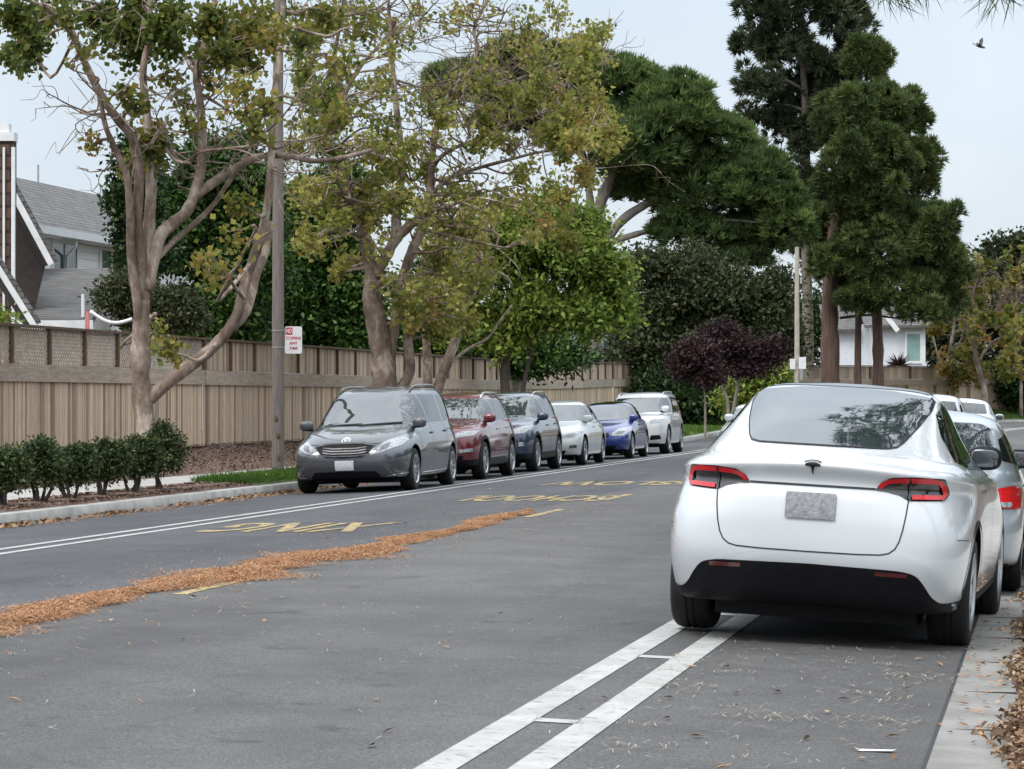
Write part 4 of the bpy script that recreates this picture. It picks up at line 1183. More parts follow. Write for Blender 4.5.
mb.build('vent_pipe', MAT['galv'], t)
q = P(83, 294, 64.5); mb = MB(); mb.tube([q - Vector((0, 0, .5)), q], .04, 8)
mb.build('vent_pipe', MAT['trim_white'], t)


def rake(a, b, depth, th, wid):
    """a steep gable slope whose white board faces the viewer"""
    a, b = Vector(a), Vector(b)
    d = Vector((-.30, .95, 0))
    dn = (b - a).normalized(); nrm = Vector((dn.z, 0, -dn.x)).normalized()
    if nrm.z < 0: nrm = -nrm
    mb = MB(); mb.hexa([a - nrm * wid, b - nrm * wid, b - nrm * wid + d * .05, a - nrm * wid + d * .05, a, b, b + d * .05, a + d * .05]); mb.build('bargeboard', MAT['trim_white'], t)
    mb = MB(); mb.hexa([a + nrm * .004, b + nrm * .004, b + d * depth + nrm * .004, a + d * depth + nrm * .004, a + nrm * .10, b + nrm * .10, b + d * depth + nrm * .10, a + d * depth + nrm * .10]); mb.build('gable_roof', MAT['shingle_grey'], t)
    mb = MB(); mb.hexa([a - nrm * .06 + d * .06, b - nrm * .06 + d * .06, b - nrm * .06 + d * depth, a - nrm * .06 + d * depth, a + d * .06, b + d * .06, b + d * depth, a + d * depth]); mb.build('gable_soffit', MAT['shaded_wood'], t)


rake(P(-12, 140, 64.5), P(54, 263, 64.5), 1.5, .1, .13)
rake(P(-14, 243, 57.5), P(37, 325, 57.5), 1.2, .1, .11)
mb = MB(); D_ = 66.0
mb.prism([P(-30, 150, D_), P(-30, 330, D_), P(30, 330, D_), P(46, 262, D_), P(-6, 165, D_)], (-1.2, 3.6, 0)); mb.build('gable_wall', MAT['shaded_wood'], t)
c0, c1 = P(-18, 0, 61.5), P(13.5, 0, 61.5)
zt_ = CAMZ + 265 / 3000 * 61.5
mb = MB(); mb.box(c0.x, c1.x, 61.5, 61.85, .6, zt_); mb.build('chimney', MAT['shingle_brown'], t)
mb = MB()
for px_ in (-17, 4.0, 12.6):
    x = (px_ - 512) / 3000 * 61.5; wd = .065 if px_ == 4.5 else .035
    mb.box(x - wd / 2 * 1.2, x + wd / 2 * 1.2, 61.44, 61.497, .7, zt_ - .25)
mb.box(c1.x + .003, c1.x + .03, 61.44, 61.55, .7, zt_ - .25)
mb.build('corner_board', MAT['trim_white'], t)
mb = MB(); mb.box(c0.x - .03, c1.x + .015, 61.46, 61.9, zt_ - .12, zt_ + .06); mb.box(c0.x, c1.x - .1, 61.5, 61.85, zt_ + .06, zt_ + .24); mb.build('chimney_cap', MAT['trim_white'], t)

# white house beyond the pines
D_ = 176.0
t = thing('white_house', 'pale white house with a green-tinted window, behind the far fence and pine trunks', 'house', (0, 0, 0))
a, b, c = P(838, 0, D_), P(872, 0, D_), P(925, 0, D_)
za, zb_ = CAMZ + 78 / 3000 * D_, CAMZ + 70 / 3000 * D_
mb = MB(); mb.box(a.x, b.x, D_ + 1.5, D_ + 9, .8, za - .2); mb.box(b.x, c.x, D_, D_ + 9, .8, za); mb.build('wall', MAT['siding_white'], t)
mb = MB()
slab(mb, (b.x - .5, D_ - .6, za - .2), (c.x + .6, D_ - .6, za - .2), (c.x + .6, D_ + 4.5, za + 1.7), (b.x - .5, D_ + 4.5, za + 1.7), .15)
slab(mb, (b.x - .5, D_ + 4.5, za + 1.7), (c.x + .6, D_ + 4.5, za + 1.7), (c.x + .6, D_ + 9.4, za - .2), (b.x - .5, D_ + 9.4, za - .2), .15)
slab(mb, (a.x - .6, D_ + 1.0, za - .4), (b.x - .55, D_ + 1.0, za - .4), (b.x - .55, D_ + 5, za + 1.2), (a.x - .6, D_ + 5, za + 1.2), .15)
mb.build('roof', MAT['shingle_grey'], t)
mb = MB(); q0, q1 = P(887, 317, D_ - .7), P(898, 331, D_ - .7); mb.beam(q0, q1, .1, .28)
mb.box(b.x - .02, b.x + .2, D_ - .06, D_ - .003, .8, za - .1); mb.box(c.x - .2, c.x + .02, D_ - .06, D_ - .003, .8, za - .1); mb.build('trim', MAT['trim_white'], t)
w0, w1 = P(907, 361, D_), P(920, 334, D_)
mb = MB()
for x0, x1, z0, z1 in ((w0.x - .15, w0.x, w0.z - .15, w1.z + .15), (w1.x, w1.x + .15, w0.z - .15, w1.z + .15), (w0.x, w1.x, w1.z, w1.z + .15), (w0.x, w1.x, w0.z - .15, w0.z)):
    mb.box(x0, x1, D_ - .08, D_ - .004, z0, z1)
f = mb.build('window', MAT['trim_white'], t)
MAT['green_pane'] = pm('green_pane', (.22, .36, .32), (.16, .28, .25), 2, .1)
mb = MB(); mb.box(w0.x, w1.x, D_ - .04, D_ - .01, w0.z, w1.z); mb.build('pane', MAT['green_pane'], f)
# bit of a white house behind the bright green tree
D_ = 128.0
t = thing('small_white_house', 'little white house glimpsed through the leaves behind the green tree', 'house', (0, 0, 0))
a, b = P(582, 0, D_), P(640, 0, D_)
mb = MB(); mb.box(a.x, b.x, D_, D_ + 6, .6, CAMZ + 42 / 3000 * D_); mb.build('wall', MAT['siding_white'], t)
mb = MB(); zz = CAMZ + 42 / 3000 * D_; slab(mb, (a.x - .4, D_ - .4, zz), (b.x + .4, D_ - .4, zz), (b.x + .4, D_ + 3, zz + 1.2), (a.x - .4, D_ + 3, zz + 1.2), .15); mb.build('roof', MAT['shingle_grey'], t)
mb = MB(); q = P(604, 362, D_); mb.box(q.x, q.x + .8, D_ - .05, D_ - .004, q.z, q.z + .9); mb.build('window', MAT['win_glass'], t)

# white cable sagging behind the fence, red handle beside it
q0, q1 = P(90, 311, 56), P(132, 319, 56)
mb = MB(); mb.tube([q0.lerp(q1, k / 14) + Vector((0, 0, -.14 * math.sin(PI * k / 14))) for k in range(15)], .035, 8)
tag(mb.build('cable', MAT['trim_white'], smooth=True), 'white cable sagging between the house and the tree above the lattice fence', 'cable')
MAT['red_pole'] = pm('red_pole', (.35, .10, .09), None, 5, .6)
q0, q1, q2 = P(92, 345, 55.8), P(87.5, 311, 55.8), P(84, 345, 55.8)
mb = MB(); mb.tube([q0 - Vector((0, 0, 1.6)), q1], .03, 8); mb.tube([q2 - Vector((0, 0, 1.6)), q1 - Vector((.02, 0, .1))], .025, 8)
tag(mb.build('pole_prop', MAT['red_pole'], smooth=True), 'thin reddish prop standing up behind the lattice fence', 'pole')
# ------------------------------------------------------------------ plants
MAT['bark_pale'] = pm('bark_pale', (.38, .30, .25), (.15, .11, .085), 6, .88, bumps=.9, bscale=16, detail=9, stretchv=(1, 1, .45))
def mottled(name, pale, tan, dark):
    m, t, b = nt(name)
    v = stretch(t, 1, 1, .5)
    c1 = ramp(t, noise(t, 2.6, 5, .6, v, .6), [pale, tan, dark], [.40, .50, .64])
    c2 = ramp(t, noise(t, 14, 6, .65, v), [(.66, .65, .64), (1.12, 1.12, 1.12)], [.34, .62])
    t.links.new(mixc(t, c1, c2, 1.0, 'MULTIPLY'), b.inputs['Base Color'])
    b.inputs['Roughness'].default_value = .9; b.inputs['Specular IOR Level'].default_value = .25
    bump(t, b, noise(t, 13, 8, .7, v), .9, .03)
    return m


MAT['bark_pale'] = mottled('bark_pale', (.44, .37, .31), (.27, .205, .165), (.15, .11, .085))
MAT['bark_grey'] = pm('bark_grey', (.26, .225, .19), (.15, .125, .105), 7, .88, bumps=.5, bscale=20, stretchv=(1, 1, .4))
MAT['bark_red'] = pm('bark_red', (.17, .105, .08), (.085, .052, .042), 3, .95, bumps=.9, bscale=8, stretchv=(3, 3, .35))
MAT['bark_dark'] = pm('bark_dark', (.075, .06, .05), (.04, .032, .027), 6, .9)
MAT['syc_leaf'] = leafmat('syc_leaf', [(.036, .064, .015), (.09, .122, .026), (.19, .20, .042), (.34, .28, .065), (.27, .14, .045)], .5, .45, [0, .35, .62, .85, 1])
MAT['syc_pale'] = leafmat('syc_pale', [(.06, .09, .02), (.17, .20, .042), (.32, .32, .075), (.46, .38, .12), (.34, .19, .06)], .5, .5, [0, .3, .6, .85, 1])
MAT['evergreen'] = leafmat('evergreen', [(.014, .032, .009), (.036, .078, .016), (.075, .145, .028), (.135, .215, .05)], .42, .18, [0, .4, .75, 1])
MAT['evergreen_deep'] = leafmat('evergreen_deep', [(.010, .022, .008), (.024, .05, .014), (.045, .088, .022), (.08, .135, .04)], .42, .15, [0, .4, .75, 1])
MAT['shrub_leaf'] = leafmat('shrub_leaf', [(.012, .022, .009), (.032, .052, .018), (.065, .092, .03), (.12, .15, .055)], .42, .2, [0, .4, .75, 1])
MAT['bright_leaf'] = leafmat('bright_leaf', [(.045, .08, .014), (.115, .175, .03), (.225, .285, .05), (.34, .37, .09)], .48, .35, [0, .35, .7, 1])
MAT['olive_leaf'] = leafmat('olive_leaf', [(.02, .03, .014), (.042, .056, .024), (.075, .085, .036), (.12, .13, .06)], .55, .25, [0, .4, .75, 1])
MAT['plum_leaf'] = leafmat('plum_leaf', [(.018, .011, .011), (.038, .018, .02), (.065, .03, .032), (.10, .06, .055)], .5, .2, [0, .4, .75, 1])
MAT['pine_needle'] = leafmat('pine_needle', [(.025, .044, .016), (.07, .11, .036), (.13, .185, .056), (.205, .26, .08)], .5, .28, [0, .4, .75, 1])
MAT['fir_needle'] = leafmat('fir_needle', [(.028, .045, .017), (.068, .098, .032), (.13, .168, .05), (.21, .245, .085)], .55, .25, [0, .4, .75, 1])
MAT['fir_grey'] = leafmat('fir_grey', [(.022, .034, .02), (.046, .064, .034), (.078, .098, .052), (.12, .14, .08)], .55, .25, [0, .4, .75, 1])
MAT['dry_leaf'] = leafmat('dry_leaf', [(.07, .045, .03), (.17, .105, .065), (.30, .20, .12), (.44, .34, .25)], .7, .15)
MAT['straw'] = leafmat('straw', [(.12, .055, .03), (.32, .14, .058), (.48, .24, .105), (.56, .40, .24)], .75, .1)
MAT['pale_straw'] = leafmat('pale_straw', [(.20, .16, .11), (.34, .28, .19), (.46, .40, .30), (.55, .5, .42)], .8, .1)
MAT['grass_blade'] = leafmat('grass_blade', [(.03, .07, .012), (.06, .13, .02), (.10, .19, .03), (.2, .22, .06)], .6, .3)
MAT['chip'] = leafmat('chip', [(.05, .03, .022), (.13, .08, .058), (.22, .145, .11), (.36, .28, .23)], .9, .05)


def unit(n, g):
    v = g.normal(size=(n, 3)); return v / np.linalg.norm(v, axis=1, keepdims=True)


def norm(v): return v / np.maximum(np.linalg.norm(v, axis=-1, keepdims=True), 1e-9)


def blades(pos, axis, L, Wd, g, fold=.12):
    """kite-shaped leaves starting at pos along axis"""
    n = len(pos)
    r = unit(n, g); side = norm(np.cross(axis, r)); nr = np.cross(side, axis)
    L = np.broadcast_to(np.asarray(L, float), (n,))[:, None]; Wd = np.broadcast_to(np.asarray(Wd, float), (n,))[:, None]
    V = np.empty((n, 4, 3))
    V[:, 0] = pos; V[:, 2] = pos + axis * L
    m = pos + axis * L * .42 + nr * L * fold
    V[:, 1] = m + side * Wd / 2; V[:, 3] = m - side * Wd / 2
    return V


def lobe(px, py, rx, ry, D, depth=.85, dd=0.0):
    D2 = D + dd
    k = D2 / F_PX
    return (np.array(P(px, py, D2)), np.array((rx * k, rx * k * depth, ry * k)))


def split_lobes(lobes, k, fr, g, low=-.5):
    out = []
    for c, r in lobes:
        d = unit(k * 3, g); d = d[d[:, 2] > low][:k]
        for u in d:
            out.append((c + u * r * g.uniform(.55, .9), r * fr * g.uniform(.75, 1.25)))
    return out


def on_lobes(lobes, n, g, inner=.72, low=-.6):
    C = np.array([l[0] for l in lobes]); Rr = np.array([l[1] for l in lobes])
    a = (Rr[:, 0] * Rr[:, 2]); idx = g.choice(len(lobes), n, p=a / a.sum())
    u = unit(n, g)
    f = u[:, 2] < low; u[f, 2] *= -1
    p = C[idx] + u * Rr[idx] * (inner + (1.04 - inner) * np.sqrt(g.random(n)))[:, None]
    return p, u, idx


def broad(lobes, clumps, per, leaf, cr, g, wr=.55, low=-.75, tb=.48, ts=.16, droop=.1):
    p, u, idx = on_lobes(lobes, clumps, g, low=low)
    ct = g.normal(tb, ts, clumps) + (g.normal(0, .07, len(lobes)))[idx]
    n = clumps * per
    q = np.repeat(p, per, 0) + g.normal(size=(n, 3)) * np.array([cr, cr, cr * .7])
    ax = norm(np.repeat(u, per, 0) * .6 + unit(n, g) - np.array([0, 0, droop]))
    s = leaf * g.uniform(.65, 1.3, n)
    return blades(q, ax, s, s * wr, g), np.repeat(ct, per) + g.normal(0, .13, n)


def tufts(lobes, n, per, length, width, g, up=.45, cone=.75, low=-.5, tb=.45, ts=.16):
    p, u, idx = on_lobes(lobes, n, g, inner=.6, low=low)
    ct = g.normal(tb, ts, n) + g.normal(0, .1, len(lobes))[idx]
    a = norm(u + np.array([0, 0, up]))
    m = n * per
    ax = norm(np.repeat(a, per, 0) + unit(m, g) * cone)
    L = length * g.uniform(.6, 1.25, m)
    return blades(np.repeat(p, per, 0), ax, L, width * g.uniform(.7, 1.3, m), g, .03), np.repeat(ct, per) + g.normal(0, .1, m)


def smooth_path(pts, k=5):
    pts = [Vector(p) for p in pts]; out = []
    for i in range(len(pts) - 1):
        p0, p1, p2, p3 = pts[max(i - 1, 0)], pts[i], pts[i + 1], pts[min(i + 2, len(pts) - 1)]
        for j in range(k):
            t = j / k
            out.append(.5 * ((2 * p1) + (p2 - p0) * t + (2 * p0 - 5 * p1 + 4 * p2 - p3) * t * t + (3 * p1 - p0 - 3 * p2 + p3) * t**3))
    out.append(pts[-1])
    return out


def limb(mb, pts, r0, r1, sides=9, g=None, wob=.12, pw=1.0):
    q = smooth_path(pts)
    n = len(q); rr = []
    for i in range(n):
        t = (i / (n - 1))**pw
        rr.append((r0 + (r1 - r0) * t) * (1 + (g.normal() * wob * .5 if g is not None else 0)))
    mb.tube(q, rr, sides)
    return q, rr


def simple_tree(name, label, cat, base, crown_V, crown_t, leaf_m, limbs, bark, group=None, stuff=False):
    t = thing(name, label, cat, base, group=group)
    if limbs:
        mb = MB()
        for pts, r0, r1 in limbs:
            limb(mb, [Vector(p) - base for p in pts], r0, r1, 9, NPR)
        mb.build('trunk', bark, t, smooth=True)
    quads('crown', crown_V - np.array(base), crown_t, leaf_m, t)
    return t


# --- sycamores with drawn limbs
def sycamore(label, D, limbs, clusters, leafs, leaf_m, group, seed, base, ntwig=160, leafsize=.17, bare=90, hi=(4.6, .085)):
    g = np.random.default_rng(seed); rr = random.Random(seed)
    t = thing('sycamore', label, 'tree', base, group=group)
    mb = MB(); nodes_ = []
    bv = Vector(base); pix = []
    for pts, r0, r1, dd in limbs:
        n = len(pts)
        d0 = 0.0
        if pix: d0 = min(pix, key=lambda a: (a[0] - pts[0][0])**2 + (a[1] - pts[0][1])**2)[2]
        ds = [d0 + dd * (i / (n - 1)) for i in range(n)]
        for i in range(n - 1):
            for k in range(6):
                f = k / 6; pix.append((pts[i][0] + (pts[i + 1][0] - pts[i][0]) * f, pts[i][1] + (pts[i + 1][1] - pts[i][1]) * f, ds[i] + (ds[i + 1] - ds[i]) * f))
        w = [P(px, py, D + dp) - bv for (px, py, *d), dp in zip(pts, ds)]
        q, rd = limb(mb, w, r0, r1, 11, g, .10)
        nodes_ += [(p, r) for p, r in zip(q, rd)]
    NP = np.array([tuple(p) for p, _ in nodes_]); NR = np.array([r for _, r in nodes_])
    ok = NP[:, 2] > 2.3
    NP, NR = NP[ok], NR[ok]
    leafV, leafT = [], []

    def twig(a, b, r0, r1, bend=.25, sides=5):
        a, b = Vector(a), Vector(b); L = (b - a).length
        m1 = a.lerp(b, .35) + Vector(g.normal(size=3)) * L * bend * .5; m2 = a.lerp(b, .7) + Vector(g.normal(size=3)) * L * bend * .5
        q = smooth_path([a, m1, m2, b], 4)
        mb.tube(q, [r0 + (r1 - r0) * i / (len(q) - 1) for i in range(len(q))], sides, cap=False)
        return q
    for cx, cy, rpx, nl, tb in clusters:
        c = np.array(P(cx, cy, D + rr.uniform(-3.4, 3.0)) - bv); R = rpx * D / F_PX
        d = np.linalg.norm((NP - c) * np.array([1, .7, 1]), axis=1) + np.where(NP[:, 2] > c[2] + .2, 1.5, 0)
        k = int(np.argmin(d))
        q = twig(NP[k], c, min(.04, NR[k] * .6), .012, .18, 6)
        k2 = max(4, int(R * 7))
        tips = []
        for j in range(k2):
            u = unit(1, g)[0]; e = c + u * R * g.uniform(.5, 1.05) * np.array([1, .9, .85])
            st = q[rr.randint(len(q) // 2, len(q) - 1)]
            qq = twig(st, e, .013, .005, .3, 4)
            tips += [np.array(x) for x in qq[len(qq) // 3:]]
        tips = np.array(tips)
        n = int(nl * 2.7)
        base_p = tips[g.integers(0, len(tips), n)] + g.normal(size=(n, 3)) * .10
        ax = norm(unit(n, g) + np.array([0, 0, -.35]))
        s = leafsize * g.uniform(.55, 1.25, n)
        leafV.append(blades(base_p, ax, s, s * .85, g, .14)); leafT.append(g.normal(tb, .17, n) + g.normal(0, .06))
    for j in range(bare * 2):
        k = rr.randrange(len(NP)); L = g.uniform(.5, 1.7)
        if NP[k][2] < hi[0] or NR[k] > hi[1]: continue
        u = norm(unit(1, g)[0] * np.array([1, .8, .7]) + np.array([0, 0, .45]))
        e = NP[k] + u * L
        q = twig(NP[k], e, min(.018, NR[k] * .5), .005, .22, 5)
        for i in range(3):
            st = q[rr.randint(4, len(q) - 1)]; v = norm(u + unit(1, g)[0] * .9)
            twig(st, np.array(st) + v * L * g.uniform(.25, .6), .008, .003, .3, 4)
    mb.build('trunk', MAT['bark_pale'], t, smooth=True)
    quads('crown', np.concatenate(leafV), np.concatenate(leafT), leaf_m, t)
    return t


g1 = np.random.default_rng(3)
D1 = 47.5
lim1 = [([(147, 462), (146, 430), (142, 395), (140, 360), (141, 330), (142, 300)], .18, .125, 0),
        ([(141, 335), (137, 300), (131, 255), (130, 215), (127, 178), (118, 155), (106, 128), (101, 104), (95, 84)], .085, .03, -.9),
        ([(142, 305), (147, 265), (149, 225), (151, 190), (150, 150), (146, 110), (143, 70), (150, 30), (148, -20)], .115, .04, .3),
        ([(141, 300), (140, 260), (137, 215), (139, 178), (133, 140), (118, 120), (104, 100), (92, 78), (80, 52), (70, 25), (62, -15)], .10, .045, -.9),
        ([(74, 38), (60, 20), (40, 5), (10, -5)], .05, .02, -1.2),
        ([(147, 290), (158, 240), (172, 224), (186, 212), (195, 192), (201, 166), (202, 130), (199, 95), (196, 70), (205, 40), (215, 0)], .115, .045, .8),
        ([(195, 196), (214, 182), (230, 172), (246, 162), (262, 156), (290, 156), (315, 161), (345, 157), (372, 150)], .085, .03, 1.4),
        ([(153, 262), (172, 243), (196, 222), (213, 205), (228, 183), (240, 165), (250, 150)], .055, .03, 1.2),
        ([(143, 404), (166, 384), (190, 366), (212, 348), (228, 330), (238, 312), (243, 290), (252, 262), (262, 230), (268, 200), (271, 160), (273, 110), (280, 50), (284, -10)], .11, .045, .9),
        ([(230, 328), (243, 316), (250, 300), (256, 275), (266, 250), (270, 222)], .09, .06, 1.1),
        ([(199, 78), (188, 62), (182, 48)], .04, .02, .8), ([(197, 75), (207, 62), (214, 40)], .04, .02, .8),
        ([(203, 95), (215, 102), (228, 110), (240, 117)], .03, .012, .9), ([(170, 148), (182, 163), (200, 152), (222, 149), (250, 146)], .04, .02, -.5),
        ([(165, 147), (175, 160), (190, 163)], .03, .02, -.5)]
cl1 = []
for cx, cy, r, n, tb in [(8, 18, 24, 230, .28), (26, 40, 18, 170, .3), (8, 62, 17, 150, .3), (40, 18, 18, 130, .4), (62, 14, 12, 60, .45),
                         (100, 12, 22, 190, .33), (122, 28, 20, 190, .3), (145, 14, 24, 200, .36), (128, 48, 16, 120, .3), (160, 40, 20, 170, .4), (176, 16, 22, 180, .45), (100, 36, 10, 60, .35),
                         (212, 22, 24, 170, .5), (236, 42, 22, 170, .5), (222, 56, 17, 110, .5), (252, 62, 16, 90, .5), (205, 50, 16, 100, .45), (246, 16, 20, 110, .6), (264, 40, 14, 60, .55),
                         (150, 148, 19, 150, .58), (138, 158, 13, 90, .55), (160, 130, 12, 60, .6), (128, 92, 9, 36, .6), (86, 48, 8, 24, .7), (140, 104, 10, 40, .6), (180, 100, 14, 40, .65), (170, 78, 12, 30, .6), (215, 82, 10, 30, .6),
                         (92, 145, 8, 26, .85), (206, 262, 9, 34, .72), (218, 276, 8, 24, .68), (165, 350, 10, 44, .55), (158, 330, 7, 22, .6), (262, 104, 16, 60, .6), (238, 92, 14, 50, .6), (255, 130, 14, 50, .62), (190, 120, 12, 34, .6), (245, 205, 14, 50, .66), (232, 236, 10, 26, .66), (275, 30, 14, 50, .6), (305, 40, 16, 60, .5), (332, 18, 16, 60, .5), (352, 62, 14, 50, .55), (322, 96, 15, 60, .5), (372, 34, 14, 40, .6), (345, 112, 13, 45, .6),
                         (300, -50, 28, 170, .45), (350, -60, 28, 170, .5), (400, -80, 26, 150, .5), (330, -115, 30, 170, .45), (385, -140, 28, 150, .5), (250, -60, 30, 180, .4), (190, -50, 30, 180, .4), (120, -50, 30, 180, .4), (60, -40, 26, 150, .4), (220, -120, 34, 190, .45), (290, -150, 34, 190, .45), (140, -120, 34, 190, .45)]:
    cl1.append((cx, cy, r, n, tb))
sycamore('tall sycamore with forked pale trunk beside the wooden utility pole, rising from the clipped shrubs', D1, lim1, cl1, None, MAT['syc_leaf'], 'sycamores along the far kerb', 21, G(146, D1), leafsize=.12, bare=60)

D2 = 66.0
lim2 = [([(386, 412), (385, 385), (382, 355), (376, 320), (372, 300), (373, 280)], .29, .20, 0),
        ([(373, 285), (368, 255), (362, 225), (352, 196), (341, 175), (333, 158), (326, 130), (318, 100), (310, 60), (300, 10)], .145, .045, -.8),
        ([(374, 275), (385, 258), (395, 240), (408, 227), (422, 214), (430, 190), (432, 160), (436, 130), (444, 105), (452, 90)], .14, .045, .5),
        ([(395, 240), (398, 200), (402, 170), (400, 140), (396, 105), (392, 60), (388, 0)], .12, .04, 1.0),
        ([(392, 410), (390, 380), (391, 345), (397, 310), (404, 275), (413, 248), (424, 225), (428, 205)], .15, .09, .3),
        ([(398, 392), (410, 372), (408, 345), (408, 320), (414, 298), (420, 270)], .13, .06, .5),
        ([(452, 92), (462, 78), (472, 70), (478, 50), (474, 30), (482, 10), (498, -15)], .06, .03, .8),
        ([(455, 92), (480, 88), (510, 82), (540, 70), (566, 62), (590, 70)], .05, .02, 1.2),
        ([(432, 165), (450, 150), (475, 140), (500, 128), (528, 118), (555, 110)], .05, .02, -.9), ([(430, 195), (450, 178), (478, 168), (508, 160), (540, 152), (570, 150), (590, 165)], .05, .02, -.5),
        ([(341, 176), (330, 155), (312, 152), (290, 158), (262, 156)], .05, .03, -.3), ([(326, 128), (340, 105), (352, 80), (370, 55), (395, 35), (420, 20)], .06, .02, .4),
        ([(318, 100), (330, 70), (338, 35), (345, -10)], .06, .03, -1), ([(312, 62), (322, 35), (338, 12), (350, -10)], .05, .03, -1)]
cl2 = []
gg = random.Random(5)
for k in range(225):
    for _ in range(60):
        x, y = gg.uniform(288, 622), gg.uniform(-5, 330)
        hi = 4 if x < 560 else 25 + (x - 560) * .3
        lo = 335 - abs(x - 450) * .35
        if x > 475: lo = 238 - (x - 475) * .12
        if x > 590: lo = 195
        if x < 330: lo = 245
        if hi < y < lo: break
    dens = .55 if y < 70 else 1.0
    if 350 < x < 500 and y < 110: dens *= .6
    r = gg.uniform(8, 16)
    cl2.append((x, y, r, int((r / 15)**2 * 64 * dens), gg.gauss(.5, .12) + (.08 if x > 520 else 0)))
cl2 += [(320, 95, 22, 170, .3), (340, 110, 20, 150, .32), (306, 70, 20, 120, .35), (318, 130, 16, 90, .36), (600, 115, 18, 130, .62), (585, 140, 18, 120, .66), (612, 135, 14, 90, .62), (590, 45, 15, 80, .55), (602, 30, 12, 60, .5), (575, 175, 14, 70, .75), (560, 200, 14, 60, .7), (568, 238, 15, 120, .42), (305, 200, 18, 90, .6), (330, 215, 18, 90, .6), (312, 235, 16, 80, .62), (418, 292, 14, 90, .88), (428, 300, 12, 60, .9), (300, 30, 16, 70, .6)]
cl2 += [(gg.uniform(320, 600), gg.uniform(-130, -20), gg.uniform(18, 28), 110, gg.gauss(.5, .1)) for _ in range(26)]
sycamore('wide sycamore with thick multi-stem trunk and yellowing crown, behind the grey minivan', D2, lim2, cl2, None, MAT['syc_pale'], 'sycamores along the far kerb', 33, G(386, D2), leafsize=.12, bare=170)

D3 = 72.0
lim3 = [([(429, 412), (428, 385), (427, 355), (426, 330), (430, 300), (436, 270)], .13, .06, -.3), ([(434, 412), (438, 388), (448, 360), (457, 335), (464, 308), (472, 290), (478, 278)], .14, .08, .3),
        ([(478, 278), (490, 272), (504, 275), (512, 285)], .05, .02, .5), ([(476, 284), (478, 260), (484, 235), (490, 210), (498, 180)], .07, .03, .2), ([(446, 366), (470, 348), (488, 338), (502, 318), (512, 305)], .045, .02, .8)]
cl3 = [(gg.uniform(425, 505), gg.uniform(200, 300), gg.uniform(10, 16), int(gg.uniform(30, 60)), gg.gauss(.52, .1)) for _ in range(26)]
sycamore('slender twin-stem sycamore behind the dark red SUV', D3, lim3, cl3, None, MAT['syc_pale'], 'sycamores along the far kerb', 44, G(431, D3), leafsize=.12, bare=25)


# --- dense evergreens behind the fence
def dense(name, label, D, lobes_px, clumps, per, leaf, cr, m, seed, trunks, bark='bark_dark', subs=14, fr=.30, group=None, tb=.46, cat='tree', low=-.75, ts=.18, wr=.5, core=.8):
    g = np.random.default_rng(seed)
    L = [lobe(*l[:4], D, .85, l[4] if len(l) > 4 else 0) for l in lobes_px]
    L2 = [(c, q * core) for c, q in L] + split_lobes(L, subs, fr, g, low=-.8)
    V, T = broad(L2, clumps, per, leaf, cr, g, wr=wr, low=low, tb=tb, ts=ts)
    bx = trunks[0][0][0][0]
    base = G(bx, D)
    lm = [([P(px, py, D) if i else Vector((P(px, py, D).x, D, base.z - .2)) for i, (px, py) in enumerate(pts)], r0, r1) for pts, r0, r1 in trunks]
    return simple_tree(name, label, cat, base, V, T, m, lm, MAT[bark], group)


EG = 'dense trees behind the plank fence'
dense('evergreen_tree', 'small-leaved dark evergreen rising just right of the grey house roof', 66, [(142, 165, 20, 36), (134, 215, 24, 36), (148, 250, 26, 36)], 900, 16, .13, .16, MAT['evergreen_deep'], 51, [([(128, 400), (128, 300), (128, 170)], .2, .05)], group=EG, tb=.42)
dense('round_shrub', 'rounded leafy shrub standing over the lattice fence beside the low grey roof', 60, [(124, 297, 24, 22), (172, 315, 30, 22), (146, 310, 30, 22)], 900, 16, .10, .13, MAT['olive_leaf'], 52, [([(140, 380), (140, 340), (135, 300)], .12, .04)], group=None, tb=.58, cat='shrub')
dense('evergreen_tree', 'dense glossy evergreen with yellow-green top behind the forked sycamore', 72, [(215, 180, 50, 45), (180, 240, 45, 50), (235, 265, 50, 60), (205, 330, 60, 45), (255, 215, 30, 45)], 2600, 18, .17, .2, MAT['evergreen'], 53, [([(215, 400), (215, 300), (215, 190)], .25, .08)], group=EG, tb=.46)
dense('evergreen_tree', 'dense dark evergreen directly behind the white parking sign', 80, [(310, 235, 45, 50), (340, 200, 35, 40), (300, 300, 50, 45), (345, 290, 40, 60), (275, 340, 45, 30), (335, 345, 45, 28)], 2600, 18, .17, .2, MAT['evergreen'], 54, [([(315, 400), (315, 320), (318, 220)], .25, .08)], group=EG, tb=.44)
dense('green_tree', 'bright yellow-green tree with a dark slim trunk behind the dark blue and pearl white cars', 88, [(560, 262, 50, 45), (606, 280, 28, 36), (530, 305, 42, 40), (572, 320, 50, 34), (500, 335, 36, 30), (490, 262, 36, 44), (545, 222, 40, 30), (515, 240, 36, 28), (585, 235, 28, 24), (455, 305, 26, 34), (460, 325, 28, 30), (618, 312, 18, 18)],
      2300, 17, .19, .22, MAT['bright_leaf'], 55, [([(506, 400), (505, 380), (507, 350), (520, 310), (545, 270)], .17, .05), ([(507, 352), (498, 320), (490, 290)], .1, .04), ([(512, 330), (540, 320), (575, 305)], .08, .03)], tb=.5, subs=16, fr=.26, core=.45)
